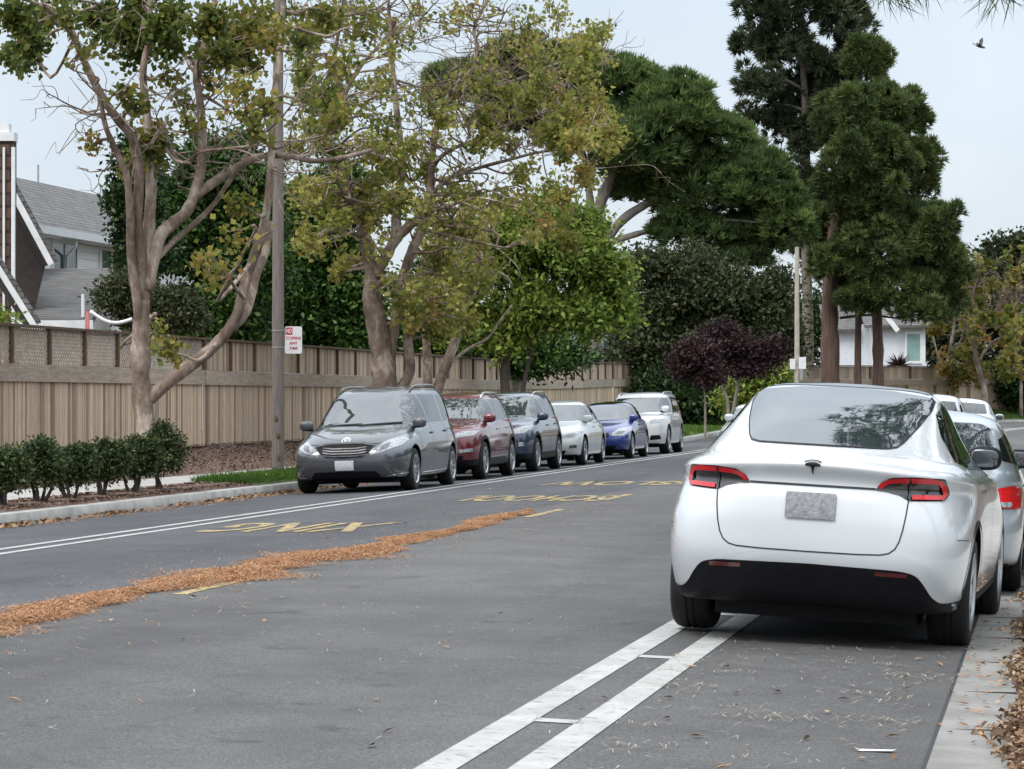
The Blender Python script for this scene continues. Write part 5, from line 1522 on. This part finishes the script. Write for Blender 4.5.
dense('olive_tree', 'grey-green bushy tree between the bright green tree and the slim pale pole', 122, [(650, 295, 40, 45), (690, 285, 42, 40), (735, 300, 45, 35), (770, 320, 26, 30), (772, 288, 24, 22), (790, 345, 16, 24), (640, 345, 35, 35), (690, 340, 50, 30), (755, 350, 30, 28)], 2600, 16, .22, .3, MAT['olive_leaf'], 56,
      [([(668, 425), (672, 395), (664, 360), (655, 320)], .16, .05), ([(672, 398), (690, 370), (705, 335)], .12, .04), ([(668, 400), (650, 370), (640, 340)], .1, .04)], 'bark_grey', tb=.52, subs=18, fr=.26, core=.6)
dense('plum_tree', 'small purple-leaved plum on one slim trunk at the grass verge', 104, [(697, 356, 20, 18), (708, 376, 16, 12), (685, 366, 14, 13)], 520, 14, .15, .2, MAT['plum_leaf'], 57, [([(705, 432), (705, 400), (702, 375), (698, 350)], .05, .02)], 'bark_grey', tb=.42, group='purple plums on the verge', fr=.26, core=.5, subs=16)
dense('plum_tree', 'wider dark purple plum on forked grey trunks beside the slim plum', 108, [(738, 345, 30, 16), (763, 356, 22, 16), (720, 336, 20, 14), (748, 370, 26, 10)], 700, 14, .15, .2, MAT['plum_leaf'], 58,
      [([(728, 420), (728, 405), (722, 385), (712, 360), (705, 335)], .08, .03), ([(728, 408), (738, 385), (748, 360), (756, 340)], .08, .03)], 'bark_grey', tb=.28, group='purple plums on the verge', fr=.24, core=.5, subs=16)
dense('yellow_shrub', 'yellow-green shrub below the purple plum', 112, [(748, 388, 22, 14), (775, 378, 18, 12), (735, 402, 18, 14)], 420, 12, .2, .22, MAT['bright_leaf'], 59, [([(748, 415), (748, 400), (750, 388)], .06, .03)], tb=.6, cat='shrub')
dense('dark_shrub', 'dark shrub mass behind the tall white SUV at the end of the plank fence', 120, [(660, 400, 30, 24), (690, 405, 34, 22), (725, 402, 26, 22), (700, 385, 30, 20)], 900, 14, .2, .3, MAT['evergreen_deep'], 60, [([(690, 440), (690, 420), (690, 400)], .08, .04)], tb=.3, cat='shrub')
dense('boundary_tree', 'dark broad tree far behind the pine trunks, left of the white house', 196, [(690, 340, 60, 50), (760, 345, 60, 50), (820, 335, 24, 40), (640, 350, 40, 40)], 1500, 14, .4, .5, MAT['evergreen_deep'], 61, [([(740, 400), (740, 380), (740, 350)], .3, .1)], tb=.35)

dense('evergreen_tree', 'dark bushy tree filling the gap behind the twin-stem sycamore', 96, [(440, 300, 40, 45), (480, 345, 50, 34), (415, 345, 36, 36), (545, 355, 44, 24)], 1500, 16, .2, .26, MAT['evergreen'], 62, [([(450, 400), (450, 360), (446, 310)], .2, .08)], group=EG, tb=.42)
dense('boundary_shrub', 'low dark shrubs behind the plank fence where it meets the white SUV', 124, [(600, 372, 36, 14), (640, 365, 34, 20)], 600, 14, .22, .28, MAT['olive_leaf'], 63, [([(615, 392), (615, 382), (616, 370)], .07, .04)], tb=.4, cat='shrub')
# --- umbrella pine
def conifer(name, label, D, lobes_px, n, per, length, width, m, seed, limbs, bark, up=.45, subs=8, fr=.36, low=-.5, group=None, tb=.45, cone=.75, spread=1.0, core=0):
    g = np.random.default_rng(seed)
    L = [lobe(*l[:4], D, .9, l[4] if len(l) > 4 else g.uniform(-1, 1) * spread) for l in lobes_px]
    L2 = [(c, q * core) for c, q in L] * (1 if core else 0) + split_lobes(L, subs, fr, g, low=low)
    V, T = tufts(L2, n, per, length, width, g, up=up, low=low, tb=tb, cone=cone)
    base = G(limbs[0][0][0][0], D)
    lm = []
    for j, (pts, r0, r1) in enumerate(limbs):
        w = [P(px, py, D) for px, py in pts]
        if pts[0][1] > 378: w[0].z = G(pts[0][0], D).z - .2
        lm.append((w, r0, r1))
    # boughs reaching from the trunks into the foliage
    tr = [p for w, _, _ in lm for p in smooth_path(w)]
    for c, r in L:
        c = Vector(c); k = min(tr, key=lambda p: (p - c).length + (2 if p.z > c.z else 0))
        mid = k.lerp(c, .5) + Vector((0, 0, .3))
        lm.append(([k, mid, c], .10, .03))
    return simple_tree(name, label, 'tree', base, V, T, m, lm, bark, group)


conifer('umbrella_pine', 'umbrella pine with a broad domed dark green crown on leaning pale limbs', 128,
        [(470, 92, 45, 34), (520, 72, 45, 34), (575, 78, 48, 34), (625, 92, 48, 38), (672, 118, 48, 42), (640, 150, 52, 40), (715, 150, 50, 40), (758, 190, 44, 40), (700, 195, 60, 42), (785, 226, 26, 34), (745, 240, 48, 30), (690, 235, 40, 26), (590, 130, 50, 36), (530, 115, 50, 36), (640, 190, 34, 24), (620, 165, 30, 24), (740, 262, 36, 14)],
        21000, 14, .42, .06, MAT['pine_needle'], 71,
        [([(588, 400), (590, 330), (592, 280), (597, 232), (600, 205), (610, 178), (618, 150)], .42, .16), ([(594, 262), (606, 240), (625, 218), (648, 203), (672, 188), (690, 180)], .26, .12), ([(596, 240), (590, 200), (585, 160), (570, 120)], .2, .1), ([(600, 246), (630, 236), (660, 228), (700, 220)], .16, .08)],
        MAT['bark_grey'], up=.9, subs=22, fr=.27, low=-.5, tb=.55, spread=1.5, core=.86)
PG = 'tall pines at the bend'
conifer('tall_pine', 'tallest grey-green conifer with an open ragged crown, left of the reddish trunks', 142,
        [(792, -45, 34, 36), (765, 5, 30, 26), (812, -5, 40, 34), (848, 15, 30, 28), (752, 45, 20, 20), (790, 52, 34, 28), (832, 55, 36, 30), (758, 78, 26, 20), (862, 62, 24, 26), (800, 95, 34, 24), (765, 112, 24, 16), (838, 100, 34, 26), (785, 128, 24, 16), (822, 140, 32, 22), (805, 175, 26, 18), (825, 205, 28, 22), (808, 245, 24, 20)],
        7500, 14, .42, .065, MAT['fir_grey'], 72, [([(808, 400), (808, 330), (806, 250), (806, 150), (803, 50), (798, -60)], .30, .12)], MAT['bark_grey'], up=.3, subs=12, fr=.27, low=-.9, group=PG, tb=.6, spread=1.5)
conifer('tall_pine', 'broad olive-green pine on two thick reddish trunks, right half of the tall clump', 138,
        [(868, 62, 24, 30), (885, 105, 32, 32), (850, 112, 34, 34), (912, 118, 18, 26), (880, 150, 42, 36), (842, 165, 34, 34), (918, 172, 30, 34), (872, 200, 45, 36), (908, 218, 38, 32), (842, 222, 34, 30), (938, 225, 24, 34), (880, 250, 44, 32), (928, 258, 34, 30), (955, 262, 18, 28), (826, 262, 20, 22), (850, 250, 24, 24), (815, 225, 18, 22), (890, 225, 34, 30), (845, 272, 34, 26), (895, 288, 44, 26), (940, 295, 28, 24), (920, 312, 30, 14), (860, 300, 30, 18)],
        19000, 14, .36, .05, MAT['fir_needle'], 73, [([(830, 400), (830, 340), (830, 285), (836, 220), (845, 150), (858, 80), (864, 50)], .46, .14), ([(878, 402), (878, 350), (877, 300), (880, 230), (884, 150)], .30, .12), ([(858, 402), (858, 340), (860, 290), (864, 220)], .20, .1), ([(840, 318), (870, 315), (900, 318), (925, 312)], .07, .03)],
        MAT['bark_red'], up=.5, subs=15, fr=.24, low=-.85, group=PG, tb=.52, spread=2.5, core=.62)


# --- thin trees at the right end
def sparse(label, D, base_px, limbs, area, nclu, nl, m, seed, group, leafsize=.28, bare=60, tb=.6):
    r = random.Random(seed)
    cl = [(r.uniform(area[0], area[2]), r.uniform(area[1], area[3]), r.uniform(6, 11), int(nl * r.uniform(.5, 1.4)), r.gauss(tb, .12)) for _ in range(nclu)]
    return sycamore(label, D, limbs, cl, None, m, group, seed, G(base_px, D), leafsize=leafsize, bare=bare)


RG = 'thin trees by the far fence'
sparse('thin pale-barked tree with sparse yellowish leaves, bending in front of the far fence', 146, 986, [([(986, 412), (984, 390), (978, 365), (975, 345), (985, 325), (1000, 305), (1012, 290)], .17, .05, 0), ([(978, 362), (990, 345), (1005, 335), (1020, 322)], .09, .03, 1), ([(976, 350), (968, 330), (972, 300), (980, 270)], .09, .03, -1)], (958, 245, 1028, 335), 30, 20, MAT['syc_leaf'], 81, RG, bare=90)
sparse('brownish twiggy tree left of the pale-barked one at the far fence', 150, 948, [([(950, 408), (948, 380), (950, 350), (955, 320), (952, 290)], .13, .04, 0), ([(948, 378), (938, 355), (932, 330)], .07, .03, 1), ([(950, 360), (962, 338), (968, 315)], .07, .03, -1)], (925, 270, 985, 385), 40, 24, MAT['syc_leaf'], 82, RG, tb=.68, bare=90)
sparse('straight young tree with a pole-like trunk at the right edge of the photo', 148, 1021, [([(1021, 418), (1021, 390), (1020, 350), (1018, 320), (1016, 290)], .10, .04, 0)], (1000, 300, 1040, 385), 20, 24, MAT['syc_pale'], 83, RG, bare=30)
dense('dark_shrub', 'dark green shrub at the end of the far fence, right edge of the photo', 152, [(1014, 392, 16, 20), (1032, 380, 22, 34), (1008, 375, 18, 18)], 700, 12, .24, .3, MAT['evergreen_deep'], 84, [([(1016, 416), (1016, 400), (1016, 385)], .08, .04)], tb=.42, cat='shrub')
dense('boundary_tree', 'rounded dark tree rising behind the thin yellowish trees at the right edge', 190, [(1004, 262, 22, 24), (1035, 262, 30, 30), (985, 310, 34, 40), (1020, 330, 40, 45), (950, 340, 30, 36), (990, 372, 34, 18)], 1700, 14, .4, .5, MAT['olive_leaf'], 85, [([(1000, 410), (1000, 360), (1004, 270)], .3, .1)], tb=.36)
# spiky cordyline by the white house
bs = G(899, 158); c = P(899, 366, 158)
g = np.random.default_rng(9)
ax = unit(90, g); ax[:, 2] = np.abs(ax[:, 2]) * .9 - .15; ax = norm(ax)
V = blades(np.repeat(np.array(c)[None], 90, 0), ax, .85 * g.uniform(.7, 1.1, 90), .09, g, .02)
simple_tree('cordyline', 'small spiky dark cordyline in front of the white house wall', 'plant', bs, V, g.normal(.35, .15, 90), MAT['plum_leaf'], [([(bs.x, bs.y, bs.z), tuple(c)], .09, .06)], MAT['bark_dark'])
# leafy twig above the lattice at the left edge
dense('garden_shrub', 'light green shrub poking over the lattice fence at the left edge', 52, [(2, 345, 16, 18), (-10, 330, 16, 20), (6, 322, 10, 8)], 130, 10, .12, .13, MAT['bright_leaf'], 87, [([(-6, 430), (-5, 380), (0, 345)], .05, .02)], tb=.5, cat='shrub')

# --- clipped shrubs along the kerb
SG = 'clipped shrubs along the far kerb'
names = ['clipped dark shrub at the left edge of the photo, cut off by it', 'second clipped shrub from the left edge, with leggy stems', 'third clipped shrub from the left edge, in front of the plank boards', 'fourth clipped shrub, left of the sycamore trunk',
         'fifth clipped shrub, directly below the sycamore trunk', 'rightmost and tallest clipped shrub, where the grass begins']
for k, (px, top, rx) in enumerate([(2, 452, 26), (38, 444, 28), (70, 452, 24), (102, 446, 26), (133, 442, 26), (160, 436, 26)]):
    o = 13.3; D = d_of(px, o); b = G(px, D); g = np.random.default_rng(200 + k)
    by = 400 + (CAMZ - b.z) / D * 3000
    cyl = (top - 4 + by - 13) / 2; ry = (by - 13 - top + 4) / 2
    L = [lobe(px - 6, cyl + 4, rx * .68, ry * .85, D), lobe(px + 8, cyl - 3, rx * .62, ry * .85, D), lobe(px, cyl, rx * .8, ry * .9, D)]
    if k == 5: L.append(lobe(px + 2, top - 0, 11, 12, D))
    L2 = L + split_lobes(L, 7, .42, g)
    V, T = broad(L2, 520, 9, .062, .055, g, wr=.5, low=-.8, tb=.55, ts=.2)
    lm = []
    for j in range(4):
        a = g.uniform(0, 6.28); e = P(px + g.uniform(-.6, .6) * rx, cyl + 4, D + g.uniform(-.15, .15))
        st = b + Vector((math.cos(a) * .05, math.sin(a) * .05, -.03)); lm.append(([st, st.lerp(e, .5) + Vector((g.normal() * .04, g.normal() * .04, 0)), e], .03, .012))
    simple_tree('clipped_shrub', names[k], 'shrub', b, V, T, MAT['shrub_leaf'], lm, MAT['bark_dark'], SG)
MAT['flower_red'] = pm('flower_red', (.55, .08, .09), None, 5, .6)

# --- overhanging pine on the near side, mostly out of frame: its twigs hang into the top
g = np.random.default_rng(301)
tb_ = RP(17.5, -3.6); base = Vector(tb_)
lobs = []
for z, r in ((7.6, 2.6), (9.2, 3.0), (10.8, 2.4), (12.4, 1.7)):
    for k in range(6):
        a = k * 1.05 + z; lobs.append((np.array((base.x + math.cos(a) * r, base.y + math.sin(a) * r, z + g.uniform(-.3, .4))), np.array((1.1, 1.1, .55))))
V, T = tufts(split_lobes(lobs, 8, .4, g, low=-.9), 2400, 12, .28, .012, g, up=.2, tb=.4)
tw = [P(862, -22, 15.2), P(905, -26, 15.0), P(945, -34, 14.9), P(985, -22, 14.8)]
VV, TT = [V], [T]
for c, n in ((P(884, -16, 15.1), 44), (P(905, -20, 15.0), 50), (P(926, -22, 15.0), 30), (P(975, -22, 14.9), 24), (P(1000, -14, 14.8), 46), (P(1013, -16, 14.8), 24)):
    ax = unit(n, g); ax[:, 2] = -np.abs(ax[:, 2]) - .15; ax = norm(ax)
    VV.append(blades(np.repeat(np.array(c)[None], n, 0) + g.normal(size=(n, 3)) * .03, ax, .19 * g.uniform(.7, 1.15, n), .006, g, .02)); TT.append(g.normal(.35, .1, n))
lm = [([base - Vector((0, 0, .2)), base + Vector((.1, 0, 4)), base + Vector((.2, .1, 9)), base + Vector((.2, .1, 13.4))], .30, .06)]
for c, r in lobs: lm.append(([base + Vector((.15, .05, c[2] - .6)), Vector(c)], .06, .015))
lm.append(([base + Vector((.1, 0, 6.2)), P(1150, -60, 15.4), P(1060, -46, 15.0), P(1000, -40, 14.9), P(930, -38, 15.0), P(884, -30, 15.1)], .05, .008))
simple_tree('pine_tree', 'pine off to the right with needle tips hanging into the sky at top right', 'tree', base, np.concatenate(VV), np.concatenate(TT), MAT['fir_needle'], lm, MAT['bark_red'])

def near_pine(label, s_, o_, seed, levels, n):
    g = np.random.default_rng(seed); b = Vector(RP(s_, o_)); lobs = []
    for z, r in levels:
        for k in range(6):
            a = k * 1.05 + z * 1.7; lobs.append((np.array((b.x + math.cos(a) * r, b.y + math.sin(a) * r, z + g.uniform(-.4, .5))), np.array((1.2, 1.2, .6))))
    V, T = tufts(split_lobes(lobs, 7, .42, g, low=-.9), n, 10, .4, .03, g, up=.2, tb=.4)
    lm = [([b - Vector((0, 0, .2)), b + Vector((.1, 0, 4)), b + Vector((.1, .1, 9)), b + Vector((.2, .1, levels[-1][0] + 1))], .30, .06)]
    for c, r in lobs: lm.append(([b + Vector((.1, .05, c[2] - .6)), Vector(c)], .06, .015))
    simple_tree('pine_tree', label, 'tree', b, V, T, MAT['fir_needle'], lm, MAT['bark_red'], 'pines along the near side')


for k, (s_, o_, lab) in enumerate([(33, -5.0, 'broad street tree beyond the right edge, mirrored in the grey minivan flank'), (52, -5.5, 'broad street tree beyond the right edge, mirrored in the dark red SUV flank'),
                                     (70, -5.0, 'broad street tree beyond the right edge, mirrored in the pearl white sedan flank'), (88, -5.5, 'broad street tree beyond the right edge, mirrored in the tall white SUV flank')]):
    g = np.random.default_rng(500 + k); b = Vector(RP(s_, o_))
    L = [(np.array((b.x + DV[0] * q + 1.2, b.y + DV[1] * q, z)), np.array((2.2, 4.2, 2.0))) for q, z in ((-4, 3.0), (4, 3.2), (0, 5.6))]
    V, T = broad(L + split_lobes(L, 8, .35, g), 900, 10, .45, .5, g, tb=.4)
    simple_tree('street_tree', lab, 'tree', b, V, T, MAT['evergreen'], [([b - Vector((0, 0, .2)), b + Vector((.1, 0, 2)), b + Vector((.6, 0, 5))], .22, .08)], MAT['bark_grey'], 'street trees on the near side')
near_pine('pine just out of frame on the right, mirrored in the crossover rear window', 31, -1.6, 401, ((8.6, 2.4), (10.2, 2.9), (12.0, 2.6), (13.8, 1.8)), 3000)
near_pine('pine beyond the right edge of the photo, mirrored in the crossover side glass', 26, -7.5, 402, ((3.6, 2.4), (5.4, 2.9), (7.5, 2.6), (9.8, 1.8)), 2400)

# ------------------------------------------------------------------ loose ground cover
def scatter(name, label, cat, so, L, Wd, m, g, lift=.012, tilt=.25, tb=.5, ts=.2, kind='stuff', fold=.1, hz=None):
    pts = np.array([tuple(RP(s, o)) for s, o in so]); n = len(pts)
    pts[:, 2] += lift if hz is None else hz
    a = g.uniform(0, 2 * PI, n); ax = norm(np.stack([np.cos(a), np.sin(a), g.normal(0, tilt, n)], 1))
    up = norm(np.array([0, 0, 1.0]) + g.normal(size=(n, 3)) * tilt); side = norm(np.cross(ax, up)); nr = np.cross(side, ax)
    L = L * g.uniform(.6, 1.35, n)[:, None]; Wd = Wd * g.uniform(.6, 1.3, n)[:, None]
    V = np.empty((n, 4, 3)); m_ = pts + nr * L * fold
    V[:, 0] = pts - ax * L / 2; V[:, 2] = pts + ax * L / 2; V[:, 1] = m_ + side * Wd / 2; V[:, 3] = m_ - side * Wd / 2
    o = quads(name, V, g.normal(tb, ts, n), m)
    return tag(o, label, cat, kind=kind)


g = np.random.default_rng(77)
# the rusty band of pine needles along the middle of the street
def band(s):
    w = .38 + .13 * math.sin(s * .55) + .08 * math.sin(s * 1.9 + 1)
    w *= (1 - .62 * sm(22, 36, s)) * (1 - sm(36, 38.2, s))
    return 6.56 + .12 * math.sin(s * .33 + 1) + .06 * math.sin(s * 1.3), w


so, hh = [], []
while len(so) < 110000:
    s = g.uniform(9, 41); c, w = band(s)
    if w < .03: continue
    x = g.normal(0, .52)
    if abs(x) > 1.6: continue
    ed = .78 + .42 * math.sin(s * 2.9 + (2 if x > 0 else 0)) * math.sin(s * 1.3 + x)
    o = c + x * w * ed
    so.append((s, o)); hh.append(.004 + g.random() * .024 * max(0.0, 1 - x * x) * (.4 + .6 * abs(math.sin(s * 2.3))))
scatter('pine_needle_drift', 'rust-coloured drift of fallen pine needles along the middle of the street', 'pine needles', so, .17, .0055, MAT['straw'], g, tilt=.10, tb=.5, ts=.30, hz=np.array(hh))
so = [(g.uniform(9, 41), 0) for _ in range(1500)]
so = [(s, band(s)[0] + g.normal(0, .9)) for s, _ in so]
scatter('stray_needles', 'stray pine needles scattered around the drift on the asphalt', 'pine needles', so, .13, .007, MAT['straw'], g, tilt=.04, lift=.008)
# straw and twigs on the near lane
so = []
for k in range(22):
    s0, o0 = g.uniform(10, 17.5), g.uniform(.6, 2.1)
    for j in range(int(g.uniform(6, 34))): so.append((s0 + g.normal(0, .10), o0 + g.normal(0, .13)))
so += [(g.uniform(8, 19), g.uniform(.6, 2.2)) for _ in range(420)] + [(g.uniform(8, 24), g.uniform(2.2, 6.2)) for _ in range(130)]
scatter('straw_litter', 'pale pine straw scattered over the near parking lane', 'straw', so, .11, .0055, MAT['pale_straw'], g, tilt=.04, lift=.009)
so = [(g.uniform(8, 18), g.uniform(.6, 2.3)) for _ in range(46)] + [(g.uniform(9, 26), g.uniform(2.6, 7)) for _ in range(26)] + [(g.uniform(30, 60), g.uniform(7, 10)) for _ in range(30)]
scatter('leaf_litter', 'few fallen leaves lying about on the asphalt', 'leaves', so, .065, .032, MAT['dry_leaf'], g, tilt=.2, lift=.012, tb=.66)
# heaped leaves in the near gutter
so, hh = [], []
for k in range(6500):
    s = g.uniform(9, 30); o = .115 + abs(g.normal(0, .055)) * (1 + .5 * math.sin(s * 1.9))
    if o > .55: continue
    so.append((s, o)); hh.append(.012 + g.random() * .07 * max(0, 1 - (o - .115) / .22))
scatter('leaf_heap', 'dry brown leaves heaped along the near gutter and red kerb', 'leaves', so, .05, .027, MAT['dry_leaf'], g, tilt=.6, tb=.5, ts=.26, hz=np.array(hh), fold=.2)
so = [(g.uniform(14, 32), g.uniform(-.05, .55)) for _ in range(500)]
scatter('brick_coloured_litter', 'reddish leaf crumbs beside the silver hatchback wheels', 'leaves', so, .05, .02, MAT['straw'], g, tilt=.2, lift=.012, tb=.5)
# far gutter leaves
so = []
for k in range(60):
    s0 = g.uniform(32, 53)
    for j in range(int(g.exponential(14))): so.append((s0 + g.normal(0, .3), 12.64 - abs(g.normal(0, .14))))
scatter('far_gutter_leaves', 'fallen leaves gathered in the gutter below the clipped shrubs', 'leaves', so, .10, .06, MAT['dry_leaf'], g, tilt=.5, lift=.03, tb=.5)
so = [(g.uniform(32, 55), 12.62 - abs(g.normal(0, .25))) for _ in range(1500)]
scatter('far_gutter_straw', 'orange pine straw along the far gutter', 'straw', so, .12, .012, MAT['straw'], g, tilt=.1, lift=.012, tb=.6)
# mulch chips
so = [(g.uniform(38, 75), g.uniform(15.3, 16.95)) for _ in range(9000)] + [(g.uniform(32, 47.5), g.uniform(12.84, 13.9)) for _ in range(5000)]
scatter('mulch_chips', 'brown bark mulch covering the bank along the plank fence', 'mulch', so, .07, .03, MAT['chip'], g, tilt=.45, lift=.03, tb=.42, ts=.24)


def turf(name, label, rng_s, rng_o, n, h, w, extra=0.0):
    so = [(g.uniform(*rng_s), g.uniform(*rng_o)) for _ in range(n)]
    pts = np.array([tuple(RP(s, o)) for s, o in so]); pts[:, 2] += .035
    ax = norm(np.array([0, 0, 1.0]) + g.normal(size=(n, 3)) * .55); ax[:, 2] = np.abs(ax[:, 2])
    patch_t = np.array([.12 * math.sin(s * 1.3) + .1 * math.sin(o * 5 + s * .7) for s, o in so])
    o = quads(name, blades(pts, ax, h * g.uniform(.5, 1.4, n), w, g, .1), g.normal(.45, .15, n) + patch_t, MAT['grass_blade'])
    return tag(o, label, 'grass', kind='stuff')


turf('grass', 'rough green grass in the strip round the utility pole', (47.3, 64), (12.84, 13.9), 24000, .13, .014)
turf('grass', 'green grass on the far verge behind the tall white SUV', (88, 124), (12.84, 16.8), 26000, .16, .035)
turf('grass', 'grass strip at the foot of the far fence round the bend', (124, SEND - 1), (12.84, 16.8), 14000, .18, .04)
so = [(g.uniform(47.5, 55), g.uniform(12.9, 13.85)) for _ in range(80)]
pts = np.array([tuple(RP(s, o)) for s, o in so]); pts[:, 2] += g.uniform(.1, .17, len(pts))
MAT['daisy'] = leafmat('daisy', [(.6, .55, .12), (.7, .7, .6)], .6, .2)
tag(quads('daisies', blades(pts, unit(len(pts), g) * np.array([1, 1, .3]), .03, .03, g), g.random(len(pts)), MAT['daisy']), 'tiny white and yellow flowers dotting the grass strip', 'flowers', kind='stuff')

# paper scrap, bird
pc = RP(*SO((877 - 512) / 3000 * 13.15, 13.15)); mb = MB()
mb.add([(-.085, -.02, .006), (.06, -.025, .008), (.085, .0, .012), (.06, .03, .007), (-.07, .028, .01)], [(0, 1, 2, 3, 4)])
MAT['paper'] = pm('paper', (.75, .75, .74), (.62, .62, .6), 20, .8)
o = mb.build('paper_scrap', MAT['paper']); o.location = pc; o.rotation_euler = (0, 0, -.1); tag(o, 'white scrap of paper lying on the asphalt near the gutter', 'litter')
bp = P(980, 46, 42.0)
mb = MB(); mb.lathe([(.001, -.11), (.018, -.09), (.035, -.03), (.034, .03), (.022, .07), (.026, .09), (.018, .115), (.003, .14)], 12, 'x')
mb.add([(.05, .015, .02), (-.03, .015, .02), (-.07, .12, .09), (-.03, .21, .13), (.015, .13, .10)], [(0, 1, 2, 3, 4)])
mb.add([(.05, -.015, .02), (-.03, -.015, .02), (-.08, -.10, .10), (-.06, -.18, .15), (.01, -.11, .11)], [(0, 1, 2, 3, 4)])
mb.add([(-.10, .01, 0), (-.10, -.01, 0), (-.17, -.035, .01), (-.17, .035, .01)], [(0, 1, 2, 3)])
MAT['bird_feather'] = pm('bird_feather', (.05, .048, .05), (.03, .03, .03), 20, .7)
o = mb.build('bird', MAT['bird_feather'], smooth=True); o.location = bp; o.rotation_euler = (.5, .35, -.35); o.scale = (.62, .62, .62)
tag(o, 'small dark bird flying in the pale sky at upper right', 'bird')
# ------------------------------------------------------------------ sky, sun, camera
EL, AZ = math.radians(52), math.radians(215)
w = bpy.data.worlds.new('World'); SC.world = w; w.use_nodes = True
t = w.node_tree; bg = t.nodes['Background']
sky = node(t, 'ShaderNodeTexSky', sky_type='NISHITA'); sky.sun_disc = False; sky.sun_elevation = EL; sky.sun_rotation = AZ; sky.dust_density = 3.0; sky.air_density = 1.0
tc = node(t, 'ShaderNodeTexCoord'); sp = node(t, 'ShaderNodeSeparateXYZ'); t.links.new(tc.outputs['Generated'], sp.inputs[0])
CLOUD = 9.0
grad = ramp(t, sp.outputs['Z'], [(.44, .485, .53), (.45, .49, .53), (.415, .47, .53), (.95, 1.02, 1.10), (1.45, 1.5, 1.56)], [.0, .05, .16, .5, 1.0])
mott = ramp(t, noise(t, 2.6, 6, .55, vec=tc.outputs['Generated']), [(.88, .90, .93), (1.1, 1.09, 1.07)], [.34, .68])
fine = ramp(t, noise(t, 9, 5, .55, vec=tc.outputs['Generated']), [(.95, .96, .975), (1.05, 1.045, 1.035)], [.36, .64])
cl = mixc(t, mixc(t, grad, mott, 1.0, 'MULTIPLY'), fine, 1.0, 'MULTIPLY')
sc_ = node(t, 'ShaderNodeVectorMath', operation='SCALE'); t.links.new(cl, sc_.inputs[0]); sc_.inputs['Scale'].default_value = CLOUD
col = mixc(t, sky.outputs['Color'], sc_.outputs[0], .86)
t.links.new(col, bg.inputs['Color']); bg.inputs['Strength'].default_value = .1
ld = bpy.data.lights.new('sun', 'SUN'); ld.energy = 1.1; ld.angle = math.radians(24); ld.color = (1.0, .965, .91)
so_ = bpy.data.objects.new('sun', ld); COL.objects.link(so_)
sd = Vector((math.sin(AZ) * math.cos(EL), math.cos(AZ) * math.cos(EL), math.sin(EL)))
so_.rotation_euler = sd.to_track_quat('Z', 'Y').to_euler(); so_.location = (0, 0, 40)

cd = bpy.data.cameras.new('camera'); cd.sensor_width = 36; cd.lens = F_PX / 1024 * 36; cd.clip_start = .1; cd.clip_end = 4000
co = bpy.data.objects.new('camera', cd); COL.objects.link(co)
co.location = (0, 0, CAMZ); co.rotation_euler = (PI / 2 + math.atan((HZ - 384.5) / F_PX), 0, 0)
SC.camera = co
SC.view_settings.view_transform = 'Standard'; SC.view_settings.look = 'None'; SC.view_settings.gamma = 1.0; SC.view_settings.exposure = 1.0
try: SC.view_settings.use_curve_mapping = False
except Exception: pass
SC.cycles.max_bounces = 6; SC.cycles.diffuse_bounces = 3; SC.cycles.glossy_bounces = 3; SC.cycles.transmission_bounces = 2; SC.cycles.transparent_max_bounces = 4
SC.cycles.use_denoising = True
SC.cycles.caustics_reflective = False; SC.cycles.caustics_refractive = False
